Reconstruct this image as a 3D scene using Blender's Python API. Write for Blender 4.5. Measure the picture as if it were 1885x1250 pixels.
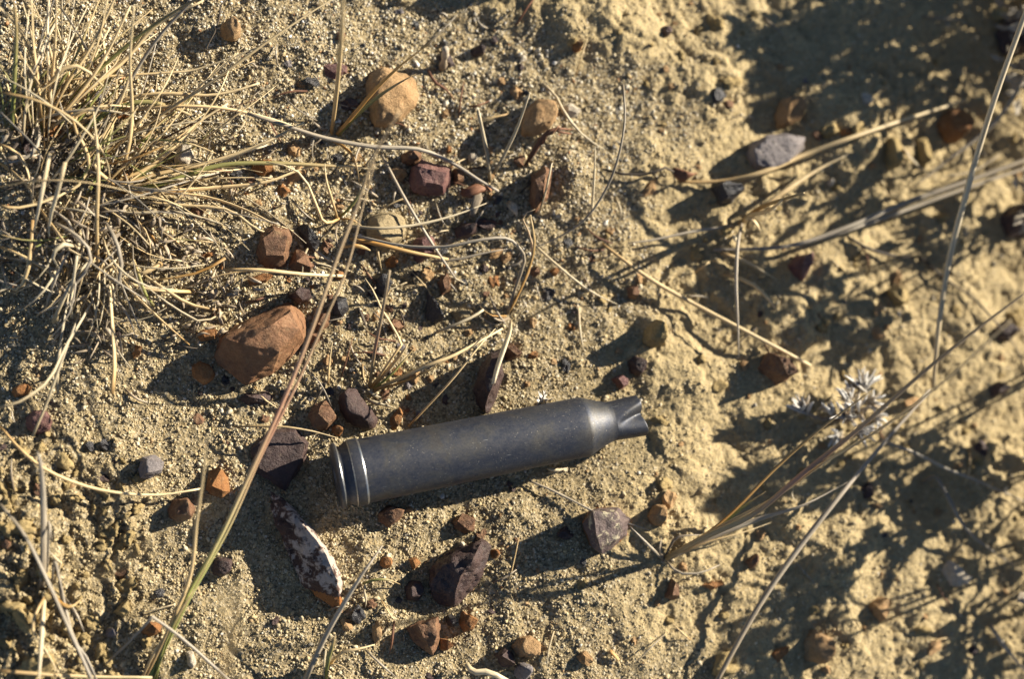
import bpy, bmesh, math, random
import numpy as np
from mathutils import Vector, Matrix, noise as mnoise

for o in list(bpy.data.objects):
    bpy.data.objects.remove(o)
SC = bpy.context.scene
COL = SC.collection
SC.unit_settings.system = 'METRIC'
SC.unit_settings.scale_length = 0.01          # one unit is one centimetre
R = math.radians
random.seed(7)

# ------------------------------------------------------------------ camera
W0, H0 = 1885.0, 1250.0
DIST, PXCM = 35.0, 87.0
F = DIST * PXCM
TILT, TAZ = R(12.0), R(28.0)
cam_pos = Vector((-DIST*math.sin(TILT)*math.cos(TAZ), -DIST*math.sin(TILT)*math.sin(TAZ), DIST*math.cos(TILT)))
FW = (-cam_pos).normalized()
RT = (Vector((1, 0, 0)) - FW * FW.x).normalized()
UP = RT.cross(FW).normalized()
cd = bpy.data.cameras.new('camera')
cam = bpy.data.objects.new('camera', cd)
COL.objects.link(cam)
m = Matrix((RT, UP, -FW)).transposed().to_4x4()
m.translation = cam_pos
cam.matrix_world = m
cd.sensor_width = 36.0
cd.lens = 36.0 * F / W0
cd.clip_start = 0.5
cd.clip_end = 20000
cd.dof.use_dof = True
_q = Vector((-2.0, -0.8, 0.75))                # a point on top of the cartridge body
cd.dof.focus_distance = (_q-cam_pos).dot(FW)
cd.dof.aperture_fstop = 0.062       # effective; the scene is in centimetres
SC.camera = cam

# ------------------------------------------------------------------ light
SUN_EL = R(23.5)
SUN_AZ = math.atan2(0.40, 0.917)              # direction the sun stands in, from +x
sun_dir = Vector((math.cos(SUN_EL)*math.cos(SUN_AZ), math.cos(SUN_EL)*math.sin(SUN_AZ), math.sin(SUN_EL)))
world = bpy.data.worlds.new('World')
SC.world = world
world.use_nodes = True
wn = world.node_tree
sky = wn.nodes.new('ShaderNodeTexSky')
sky.sky_type = 'NISHITA'
sky.sun_disc = False
sky.dust_density = 0.2
sky.air_density = 0.7
sky.altitude = 1500
sky.sun_elevation = SUN_EL
sky.sun_rotation = math.pi/2 - SUN_AZ
bg = wn.nodes['Background']
bg.inputs['Strength'].default_value = 0.05
wn.links.new(sky.outputs[0], bg.inputs['Color'])
sd = bpy.data.lights.new('sun', 'SUN')
sd.energy = 5.0
sd.angle = R(0.55)
sd.color = (1.0, 0.915, 0.765)
sun = bpy.data.objects.new('sun', sd)
COL.objects.link(sun)
sun.rotation_euler = sun_dir.to_track_quat('Z', 'Y').to_euler()
SC.view_settings.view_transform = 'Standard'
SC.view_settings.look = 'None'
SC.view_settings.exposure = 1.36
SC.view_settings.gamma = 1.0
SC.cycles.use_denoising = True
SC.cycles.max_bounces = 6
SC.cycles.diffuse_bounces = 3

# ------------------------------------------------------------------ noise and ground height
def _hash(ix, iy, seed):
    h = (ix.astype(np.int64)*374761393 + iy.astype(np.int64)*668265263 + seed*2147483647) & 0xffffffff
    h = ((h ^ (h >> 13)) * 1274126177) & 0xffffffff
    h = (h ^ (h >> 16)) & 0xffffffff
    return h / 4294967296.0
def perlin(x, y, seed=0):
    x = np.asarray(x, float); y = np.asarray(y, float)
    ix, iy = np.floor(x), np.floor(y)
    fx, fy = x-ix, y-iy
    u = fx*fx*fx*(fx*(fx*6-15)+10); v = fy*fy*fy*(fy*(fy*6-15)+10)
    def g(dx, dy):
        a = _hash(ix+dx, iy+dy, seed)*2*np.pi
        return np.cos(a)*(fx-dx) + np.sin(a)*(fy-dy)
    n0 = g(0,0)*(1-u) + g(1,0)*u
    n1 = g(0,1)*(1-u) + g(1,1)*u
    return (n0*(1-v) + n1*v)*1.5
def sstep(a, b, x):
    t = np.clip((x-a)/(b-a), 0, 1)
    return t*t*(3-2*t)
cpn = np.array(cam_pos); FWn = np.array(FW); RTn = np.array(RT); UPn = np.array(UP)
def proj(x, y, z=0.0):
    dx, dy, dz = x-cpn[0], y-cpn[1], z-cpn[2]
    d = dx*FWn[0]+dy*FWn[1]+dz*FWn[2]
    d = np.maximum(d, 1.0)
    return (W0/2 + F*(dx*RTn[0]+dy*RTn[1]+dz*RTn[2])/d, H0/2 - F*(dx*UPn[0]+dy*UPn[1]+dz*UPn[2])/d)
def ray_at(px, py, z):
    d = FW + RT*((px-W0/2)/F) + UP*((H0/2-py)/F)
    t = (z-cam_pos.z)/d.z
    return cam_pos + d*t
CA = ray_at(617, 878, 0.0); CB = ray_at(1178, 765, 0.0)
YB = [-200, 0, 60, 130, 200, 330, 450, 560, 700, 830, 950, 1100, 1250, 1500]
XB = [600, 790, 930, 1150, 1190, 1120, 1120, 1080, 1090, 1060, 1020, 1130, 1240, 1300]
def silt(x, y):
    px, py = proj(x, y)
    xb = np.interp(py, YB, XB)
    w = perlin(x*0.9, y*0.9, 31)*110 + perlin(x*2.4, y*2.4, 32)*60
    return sstep(xb-60, xb+150, px+w)
def crumb(x, y):
    px, py = proj(x, y)
    a = sstep(330, 130, px + perlin(x*0.7, y*0.7, 41)*90) * sstep(770, 860, py + perlin(x, y, 42)*40)
    return a
MOUNDS = [((60, 330), 2.2, 0.35), ((210, 400), 1.6, 0.2), ((1050, 315), 0.38, 0.32), ((1200, 600), 0.22, 0.3),
          ((985, 225), 0.5, 0.15), ((80, 950), 1.6, 0.25), ((1690, 290), 0.5, 0.25), ((1600, 240), 0.7, 0.3), ((1640, 600), 0.7, 0.28),
          ((1480, 560), 0.9, 0.22), ((1570, 1050), 0.8, 0.28), ((1450, 940), 0.5, 0.2), ((1330, 120), 0.8, 0.25), ((1130, 60), 1.0, 0.2),
          ((1800, 600), 0.7, 0.25), ((1340, 800), 0.7, -0.22), ((1300, 930), 0.5, -0.12), ((1700, 920), 0.9, -0.3)]
MOUNDS = [(ray_at(p[0], p[1], 0.0), r, h) for p, r, h in MOUNDS]
def Hraw(x, y):
    s = silt(x, y)
    c = crumb(x, y)
    h = 0.22*perlin(x*0.16, y*0.16, 1) + 0.16*perlin(x*0.42+3, y*0.42, 2)
    wx, wy = x+0.25*perlin(x*1.3, y*1.3, 61), y+0.25*perlin(x*1.3, y*1.3, 62)
    b = perlin(wx*0.6, wy*0.6, 3)*0.20 + np.abs(perlin(wx*1.15, wy*1.15, 4))*0.17 + np.abs(perlin(wx*2.6, wy*2.6, 5))*0.075*(0.5+sstep(-0.3, 0.4, perlin(x*0.5, y*0.5, 63))) + perlin(x*6.3, y*6.3, 6)*0.026
    a = 0.07*perlin(x*1.2, y*1.2, 7) + 0.055*perlin(x*2.7, y*2.7, 8) + 0.026*perlin(x*6.1, y*6.1, 9)
    k = np.abs(perlin(x*1.5, y*1.5, 10))*0.26 + np.abs(perlin(x*3.6, y*3.6, 11))*0.15 + np.abs(perlin(x*8, y*8, 12))*0.07
    px_, _ = proj(x, y)
    h = h - 0.9*sstep(1050, 2100, px_)
    far = np.exp(-((x*x+y*y)/900.0))
    h = h + (s*b + (1-s)*a + c*k)*(0.25+0.75*far) + 0.012*perlin(x*12, y*12, 13)*(1+s)
    for p, r, hh in MOUNDS:
        h = h + hh*np.exp(-((x-p.x)**2+(y-p.y)**2)/(r*r))
    return h
_mid = (CA+CB)/2
CASE_Z = float(np.mean([Hraw(CA.x+(CB.x-CA.x)*t, CA.y+(CB.y-CA.y)*t) for t in np.linspace(0.05, 0.8, 12)]))
_ux, _uy = (CB-CA).normalized().x, (CB-CA).normalized().y
def H(x, y):
    h = Hraw(x, y)
    u = (x-CA.x)*_ux + (y-CA.y)*_uy
    v = -(x-CA.x)*_uy + (y-CA.y)*_ux
    w = sstep(1.5, 0.7, np.abs(v)) * sstep(-0.9, -0.2, u) * sstep(6.9, 6.0, u)
    bank = 0.11*np.exp(-((np.abs(v)-0.60)/0.22)**2)*sstep(-0.3, 0.1, u)*sstep(5.6, 4.4, u)*(0.55+0.9*perlin(x*1.6, y*1.6, 71))
    return h*(1-w) + (CASE_Z + 0.25*(h-CASE_Z))*w + bank
def P(px, py, z=0.0):
    """photo pixel -> point z above the ground there"""
    zz = 0.0
    for _ in range(4):
        p = ray_at(px, py, zz)
        zz = float(H(p.x, p.y)) + z
    return ray_at(px, py, zz)

# ------------------------------------------------------------------ material helpers
def mat(name):
    mt = bpy.data.materials.new(name)
    mt.use_nodes = True
    nt = mt.node_tree
    return mt, nt, nt.nodes['Principled BSDF']
def N(nt, kind, **kw):
    n = nt.nodes.new(kind)
    for k, v in kw.items():
        if k.startswith('i_'):
            n.inputs[int(k[2:]) if k[2:].isdigit() else k[2:].replace('_', ' ')].default_value = v
        else:
            setattr(n, k, v)
    return n
def ramp(nt, fac, stops, interp='LINEAR'):
    r = nt.nodes.new('ShaderNodeValToRGB')
    r.color_ramp.interpolation = interp
    e = r.color_ramp.elements
    e[0].position, e[0].color = stops[0][0], (*stops[0][1], 1)
    e[1].position, e[1].color = stops[-1][0], (*stops[-1][1], 1)
    for p, c in stops[1:-1]:
        q = e.new(p); q.color = (*c, 1)
    nt.links.new(fac, r.inputs[0])
    return r.outputs[0]
def mix(nt, fac, a, b, blend='MIX'):
    n = nt.nodes.new('ShaderNodeMix'); n.data_type = 'RGBA'; n.blend_type = blend
    for s, v in ((0, fac), (6, a), (7, b)):
        if hasattr(v, 'links'): nt.links.new(v, n.inputs[s])
        elif s == 0: n.inputs[0].default_value = v
        else: n.inputs[s].default_value = (*v, 1)
    return n.outputs[2]
def noise_tex(nt, vec, scale, detail=4, rough=0.6, dist=0.0):
    n = N(nt, 'ShaderNodeTexNoise')
    n.inputs['Scale'].default_value = scale; n.inputs['Detail'].default_value = detail
    n.inputs['Roughness'].default_value = rough; n.inputs['Distortion'].default_value = dist
    if vec: nt.links.new(vec, n.inputs['Vector'])
    return n
def bump(nt, bsdf, h, strength, dist, prev=None):
    b = N(nt, 'ShaderNodeBump')
    b.inputs['Strength'].default_value = strength; b.inputs['Distance'].default_value = dist
    nt.links.new(h, b.inputs['Height'])
    if prev: nt.links.new(prev, b.inputs['Normal'])
    nt.links.new(b.outputs[0], bsdf.inputs['Normal'])
    return b.outputs[0]

# ------------------------------------------------------------------ object helpers
def link(o, parent=None):
    COL.objects.link(o)
    if parent:
        o.parent = parent
    return o
def tag(o, label=None, cat=None, group=None, kind=None):
    if label: o['label'] = label
    if cat: o['category'] = cat
    if group: o['group'] = group
    if kind: o['kind'] = kind
    return o
def empty(name, loc):
    o = bpy.data.objects.new(name, None); o.location = loc; o.empty_display_size = 0.2
    return link(o)
def mesh_obj(name, verts, faces, material, loc=None, parent=None, smooth=True, attrs=None):
    """verts in world space; origin put at loc (world); parent is an Empty with plain location"""
    v = np.asarray(verts, float)
    if loc is None: loc = Vector(v[0])
    me = bpy.data.meshes.new(name)
    me.from_pydata((v-np.array(loc)).tolist(), [], faces)
    if attrs:
        for k, vals in attrs.items():
            a = me.attributes.new(k, 'FLOAT', 'POINT'); a.data.foreach_set('value', np.asarray(vals, np.float32))
    if smooth: me.polygons.foreach_set('use_smooth', [True]*len(me.polygons))
    for mm in (material if isinstance(material, (list, tuple)) else [material]): me.materials.append(mm)
    o = bpy.data.objects.new(name, me)
    link(o, parent)
    o.location = Vector(loc) - (parent.location if parent else Vector())
    return o

# ------------------------------------------------------------------ ground
def ground_material():
    mt, nt, b = mat('sandy_silt')
    tc = N(nt, 'ShaderNodeTexCoord'); ob = tc.outputs['Object']
    at = N(nt, 'ShaderNodeAttribute', attribute_name='silt')
    n1 = noise_tex(nt, ob, 1.3, 5); n2 = noise_tex(nt, ob, 9.0, 4)
    silt_c = ramp(nt, n1.outputs['Fac'], [(0.3, (0.32, 0.245, 0.125)), (0.55, (0.40, 0.31, 0.163)), (0.75, (0.46, 0.365, 0.205))])
    silt_c = mix(nt, 0.5, silt_c, ramp(nt, n2.outputs['Fac'], [(0.3, (0.29, 0.225, 0.12)), (0.7, (0.49, 0.39, 0.22))]))
    vo = N(nt, 'ShaderNodeTexVoronoi'); vo.inputs['Scale'].default_value = 19.0
    nt.links.new(ob, vo.inputs['Vector'])
    gr = ramp(nt, N_sep(nt, vo.outputs['Color']), [(0.0, (0.05, 0.048, 0.042)), (0.25, (0.13, 0.11, 0.075)), (0.45, (0.30, 0.225, 0.115)), (0.75, (0.42, 0.33, 0.19)), (1.0, (0.55, 0.48, 0.35))])
    sand_c = mix(nt, 0.45, gr, (0.26, 0.20, 0.105))
    vo2 = N(nt, 'ShaderNodeTexVoronoi'); vo2.inputs['Scale'].default_value = 26.0
    nt.links.new(ob, vo2.inputs['Vector'])
    gr2 = ramp(nt, N_sep(nt, vo2.outputs['Color']), [(0.0, (0.10, 0.09, 0.07)), (0.13, (0.16, 0.13, 0.085)), (0.2, (0.37, 0.28, 0.14)), (0.9, (0.40, 0.305, 0.155)), (1.0, (0.55, 0.47, 0.33))])
    silt_c = mix(nt, 0.35, silt_c, gr2)
    nt.links.new(mix(nt, at.outputs['Fac'], sand_c, silt_c), b.inputs['Base Color'])
    b.inputs['Roughness'].default_value = 0.9
    b.inputs['Specular IOR Level'].default_value = 0.2
    n3 = noise_tex(nt, ob, 11.0, 8, 0.72)
    p = bump(nt, b, n3.outputs['Fac'], 0.7, 0.065)
    p = bump(nt, b, vo.outputs['Distance'], 0.55, 0.03, p)
    return mt
def N_sep(nt, col):
    s = N(nt, 'ShaderNodeSeparateColor'); nt.links.new(col, s.inputs[0]); return s.outputs[0]

def axis_coords(a, b, step):
    fine = np.arange(a, b+1e-6, step)
    g = [step]
    out = []
    s = step; p = 0.0
    while p < 6000:
        s = min(s*1.13, 900); p += s; out.append(p)
    out = np.array(out)
    return np.concatenate([(fine[0]-out)[::-1], fine, fine[-1]+out])
gx = axis_coords(-13.0, 13.5, 0.036); gy = axis_coords(-8.6, 9.4, 0.036)
GX, GY = np.meshgrid(gx, gy)
GZ = H(GX, GY)
nx, ny = len(gx), len(gy)
idx = np.arange(nx*ny).reshape(ny, nx)
quads = np.stack([idx[:-1, :-1], idx[:-1, 1:], idx[1:, 1:], idx[1:, :-1]], -1).reshape(-1, 4)
me = bpy.data.meshes.new('ground')
me.vertices.add(nx*ny); me.vertices.foreach_set('co', np.stack([GX, GY, GZ], -1).astype(np.float32).ravel())
me.loops.add(quads.size); me.loops.foreach_set('vertex_index', quads.astype(np.int32).ravel())
me.polygons.add(len(quads)); me.polygons.foreach_set('loop_start', np.arange(0, quads.size, 4, dtype=np.int32))
me.polygons.foreach_set('use_smooth', np.ones(len(quads), bool))
a = me.attributes.new('silt', 'FLOAT', 'POINT'); a.data.foreach_set('value', silt(GX, GY).astype(np.float32).ravel())
me.update(calc_edges=True); me.validate()
me.materials.append(ground_material())
ground = link(bpy.data.objects.new('ground', me))
tag(ground, 'dry tan sandy soil with lumpy silt crust on the right', kind='structure')

# ------------------------------------------------------------------ sand grains (instanced points)
def grain_material():
    mt, nt, b = mat('sand_grain')
    at = N(nt, 'ShaderNodeAttribute', attribute_name='gcol', attribute_type='INSTANCER')
    nt.links.new(at.outputs['Color'], b.inputs['Base Color'])
    b.inputs['Roughness'].default_value = 0.7
    b.inputs['Specular IOR Level'].default_value = 0.3
    return mt
def grains(name, label, xy, size, col, lift):
    n = len(xy)
    z = H(xy[:, 0], xy[:, 1]) + size*lift
    me = bpy.data.meshes.new(name)
    me.vertices.add(n); me.vertices.foreach_set('co', np.column_stack([xy, z]).astype(np.float32).ravel())
    rot = rng.uniform(0, 6.283, (n, 3)).astype(np.float32)
    scl = (size[:, None]*np.column_stack([rng.uniform(0.9, 1.25, n), rng.uniform(0.75, 1.0, n), rng.uniform(0.6, 0.9, n)])).astype(np.float32)
    a = me.attributes.new('rot', 'FLOAT_VECTOR', 'POINT'); a.data.foreach_set('vector', rot.ravel())
    a = me.attributes.new('scl', 'FLOAT_VECTOR', 'POINT'); a.data.foreach_set('vector', scl.ravel())
    a = me.attributes.new('gcol', 'FLOAT_COLOR', 'POINT'); a.data.foreach_set('color', np.column_stack([col, np.ones(n)]).astype(np.float32).ravel())
    a = me.attributes.new('pick', 'INT', 'POINT'); a.data.foreach_set('value', rng.integers(0, 3, n).astype(np.int32))
    o = link(bpy.data.objects.new(name, me))
    ng = bpy.data.node_groups.new(name, 'GeometryNodeTree')
    ng.interface.new_socket('Geometry', in_out='INPUT', socket_type='NodeSocketGeometry')
    ng.interface.new_socket('Geometry', in_out='OUTPUT', socket_type='NodeSocketGeometry')
    nd, lk = ng.nodes, ng.links
    gi = nd.new('NodeGroupInput'); go = nd.new('NodeGroupOutput')
    iop = nd.new('GeometryNodeInstanceOnPoints')
    lk.new(gi.outputs[0], iop.inputs['Points'])
    def attr(nm, dt):
        q = nd.new('GeometryNodeInputNamedAttribute'); q.data_type = dt; q.inputs['Name'].default_value = nm
        return [s for s in q.outputs if s.enabled][0]
    j = nd.new('GeometryNodeJoinGeometry')
    for k in range(3):
        ic = nd.new('GeometryNodeMeshIcoSphere'); ic.inputs['Radius'].default_value = 1.0
        ic.inputs['Subdivisions'].default_value = 1 if k == 0 else 2
        g = ic.outputs[0]
        if k:
            sp = nd.new('GeometryNodeSetPosition'); nz = nd.new('ShaderNodeTexNoise')
            nz.inputs['Scale'].default_value = 0.9+0.5*k; nz.inputs['Detail'].default_value = 1
            sb = nd.new('ShaderNodeVectorMath'); sb.operation = 'SUBTRACT'; sb.inputs[1].default_value = (0.5, 0.5, 0.5)
            sm = nd.new('ShaderNodeVectorMath'); sm.operation = 'SCALE'; sm.inputs['Scale'].default_value = 1.5
            lk.new(nz.outputs['Color'], sb.inputs[0]); lk.new(sb.outputs[0], sm.inputs[0]); lk.new(sm.outputs[0], sp.inputs['Offset'])
            lk.new(g, sp.inputs['Geometry']); g = sp.outputs[0]
            ss = nd.new('GeometryNodeSetShadeSmooth'); lk.new(g, ss.inputs[0]); g = ss.outputs[0]
        stm = nd.new('GeometryNodeSetMaterial'); stm.inputs['Material'].default_value = GRAIN_MAT
        lk.new(g, stm.inputs[0])
        ti = nd.new('GeometryNodeGeometryToInstance'); lk.new(stm.outputs[0], ti.inputs[0])
        lk.new(ti.outputs[0], j.inputs[0])
    lk.new(j.outputs[0], iop.inputs['Instance'])
    iop.inputs['Pick Instance'].default_value = True
    lk.new(attr('pick', 'INT'), iop.inputs['Instance Index'])
    lk.new(attr('rot', 'FLOAT_VECTOR'), iop.inputs['Rotation'])
    lk.new(attr('scl', 'FLOAT_VECTOR'), iop.inputs['Scale'])
    lk.new(iop.outputs[0], go.inputs[0])
    md = o.modifiers.new('grains', 'NODES'); md.node_group = ng
    me.materials.append(GRAIN_MAT)
    tag(o, label, 'sand', kind='stuff')
    return o
GRAIN_MAT = grain_material()
rng = np.random.default_rng(5)
PAL = np.array([(0.68, 0.62, 0.49), (0.62, 0.53, 0.36), (0.52, 0.42, 0.25), (0.44, 0.33, 0.17), (0.24, 0.20, 0.14), (0.13, 0.125, 0.115),
                (0.045, 0.047, 0.052), (0.34, 0.15, 0.06), (0.72, 0.70, 0.65)])
PW = np.array([0.19, 0.23, 0.20, 0.10, 0.07, 0.07, 0.09, 0.015, 0.04]); PW = PW/PW.sum()
nG = 560000
xy = np.column_stack([rng.uniform(-13.2, 13.8, nG), rng.uniform(-8.8, 9.6, nG)])
s = silt(xy[:, 0], xy[:, 1])
patch = perlin(xy[:, 0]*1.1, xy[:, 1]*1.1, 51); fine = perlin(xy[:, 0]*3.3, xy[:, 1]*3.3, 52)
ppx, ppy = proj(xy[:, 0], xy[:, 1])
cl = crumb(xy[:, 0], xy[:, 1])
low = sstep(250, 800, ppy + 160*patch)                # siltier, duller sand towards the lower left
keep = rng.uniform(0, 1, nG) < (1-s)*np.clip(0.95+0.45*patch+0.5*fine-0.28*low-0.35*cl, 0.25, 1) + s*np.clip(0.26+0.6*patch, 0.10, 0.6)
xy = xy[keep]; s = s[keep]; low = low[keep]; cl = cl[keep]; n = len(xy); fine = fine[keep]
size = np.clip(rng.lognormal(math.log(0.0130), 0.52, n), 0.006, 0.060)*(1-0.12*s)*(1+0.25*fine)
col = PAL[rng.choice(len(PAL), n, p=PW)]*rng.uniform(0.72, 1.08, (n, 1))
dust = np.maximum(s*rng.uniform(0.45, 1.0, n), rng.uniform(0.05, 0.40, n)+0.38*low+0.3*cl)[:, None]
dust = np.clip(dust, 0, 1)
col = col*(1-dust) + np.array([0.385, 0.300, 0.160])*dust
grains('sand_grains', 'salt and pepper sand grains covering the soil', xy, size, col, rng.uniform(-0.4, 0.45, n)*(1-0.6*s))

# ------------------------------------------------------------------ stone materials
def stone_material(name, c0, c1, c2, rough=0.75, bscale=1.0, crust=None, spec=0.35, dust=0.5):
    mt, nt, b = mat(name)
    tc = N(nt, 'ShaderNodeTexCoord'); ob = tc.outputs['Object']
    oi = N(nt, 'ShaderNodeObjectInfo')
    va = N(nt, 'ShaderNodeVectorMath', operation='ADD'); nt.links.new(ob, va.inputs[0])
    vs = N(nt, 'ShaderNodeVectorMath', operation='SCALE'); vs.inputs[0].default_value = (37, 91, 53)
    nt.links.new(oi.outputs['Random'], vs.inputs['Scale']); nt.links.new(vs.outputs[0], va.inputs[1])
    v = va.outputs[0]
    n1 = noise_tex(nt, v, 2.6, 6, 0.65, 0.6)
    col = ramp(nt, n1.outputs['Fac'], [(0.30, c0), (0.5, c1), (0.70, c2)])
    n2 = noise_tex(nt, v, 22, 4, 0.7)
    col = mix(nt, 0.45, col, ramp(nt, n2.outputs['Fac'], [(0.3, tuple(x*0.5 for x in c1)), (0.7, tuple(min(1, x*1.5) for x in c1))]))
    if dust:
        n4 = noise_tex(nt, v, 7.0, 9, 0.8)
        df = ramp(nt, n4.outputs['Fac'], [(0.52, (0, 0, 0)), (0.72, (dust, dust, dust))])
        col = mix(nt, df, col, (0.36, 0.27, 0.14))
    if crust:
        cs, thr, cc = crust
        n5 = noise_tex(nt, v, cs, 8, 0.72, 0.3)
        geo = N(nt, 'ShaderNodeAttribute', attribute_name='crust')
        mm = N(nt, 'ShaderNodeMath', operation='MULTIPLY_ADD'); mm.inputs[1].default_value = 0.5; mm.inputs[2].default_value = -0.25
        nt.links.new(geo.outputs['Fac'], mm.inputs[0])
        ad = N(nt, 'ShaderNodeMath', operation='ADD'); nt.links.new(n5.outputs['Fac'], ad.inputs[0]); nt.links.new(mm.outputs[0], ad.inputs[1])
        cf = ramp(nt, ad.outputs[0], [(thr-0.02, (0, 0, 0)), (thr+0.05, (1, 1, 1))])
        ccol = mix(nt, 0.5, cc, ramp(nt, n2.outputs['Fac'], [(0.3, tuple(x*0.65 for x in cc)), (0.7, cc)]))
        of = ramp(nt, geo.outputs['Fac'], [(0.02, (1, 1, 1)), (0.12, (0, 0, 0))])
        col = mix(nt, of, col, (0.30, 0.115, 0.028))
        col = mix(nt, cf, col, ccol)
    nt.links.new(col, b.inputs['Base Color'])
    b.inputs['Roughness'].default_value = rough
    b.inputs['Specular IOR Level'].default_value = spec
    n3 = noise_tex(nt, v, 9*bscale, 8, 0.7)
    p = bump(nt, b, n3.outputs['Fac'], 0.8, 0.10)
    p = bump(nt, b, n2.outputs['Fac'], 0.5, 0.03, p)
    if crust: bump(nt, b, cf, 0.4, 0.02, p)
    return mt
SM = {
 'tan':    stone_material('tan_sandstone', (0.25, 0.15, 0.068), (0.36, 0.225, 0.112), (0.45, 0.31, 0.17), 0.9, 1.4, spec=0.15),
 'sandy':  stone_material('sandy_concretion', (0.24, 0.19, 0.11), (0.36, 0.28, 0.16), (0.44, 0.36, 0.22), 0.92, 2.2, spec=0.12),
 'clod':   stone_material('soil_clod', (0.27, 0.20, 0.095), (0.365, 0.27, 0.125), (0.43, 0.33, 0.17), 0.95, 2.0, spec=0.1),
 'orange': stone_material('orange_ironstone', (0.17, 0.07, 0.024), (0.275, 0.122, 0.04), (0.37, 0.19, 0.075), 0.8, 1.2),
 'brown':  stone_material('brown_ironstone', (0.085, 0.04, 0.022), (0.165, 0.082, 0.042), (0.26, 0.14, 0.07), 0.62, 1.0),
 'bigbrown': stone_material('rusty_brown_ironstone', (0.12, 0.055, 0.026), (0.235, 0.115, 0.054), (0.36, 0.20, 0.10), 0.6, 0.9, dust=0.4),
 'dark':   stone_material('dark_maroon_ironstone', (0.030, 0.020, 0.019), (0.060, 0.036, 0.032), (0.10, 0.060, 0.052), 0.5, 0.8, dust=0.18),
 'purple': stone_material('purple_red_stone', (0.08, 0.035, 0.033), (0.155, 0.072, 0.062), (0.25, 0.135, 0.11), 0.55, 0.9, dust=0.25),
 'black':  stone_material('black_stone', (0.014, 0.014, 0.016), (0.032, 0.030, 0.032), (0.075, 0.07, 0.072), 0.38, 0.8, dust=0.12, spec=0.5),
 'grey':   stone_material('grey_purple_stone', (0.11, 0.095, 0.095), (0.185, 0.16, 0.155), (0.27, 0.235, 0.22), 0.6, 1.0, dust=0.25),
 'pale':   stone_material('pale_stone', (0.33, 0.27, 0.19), (0.46, 0.39, 0.29), (0.56, 0.5, 0.4), 0.7, 1.0, dust=0.2),
 'crusted': stone_material('white_crusted_stone', (0.035, 0.018, 0.014), (0.065, 0.032, 0.024), (0.13, 0.06, 0.035), 0.6, 0.9, crust=(4.2, 0.46, (0.50, 0.41, 0.345)), dust=0.1),
 'lichen': stone_material('lichen_spotted_stone', (0.06, 0.042, 0.04), (0.12, 0.085, 0.078), (0.19, 0.14, 0.125), 0.55, 0.9, crust=(3.0, 0.56, (0.58, 0.50, 0.33)), dust=0.15),
}

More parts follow.
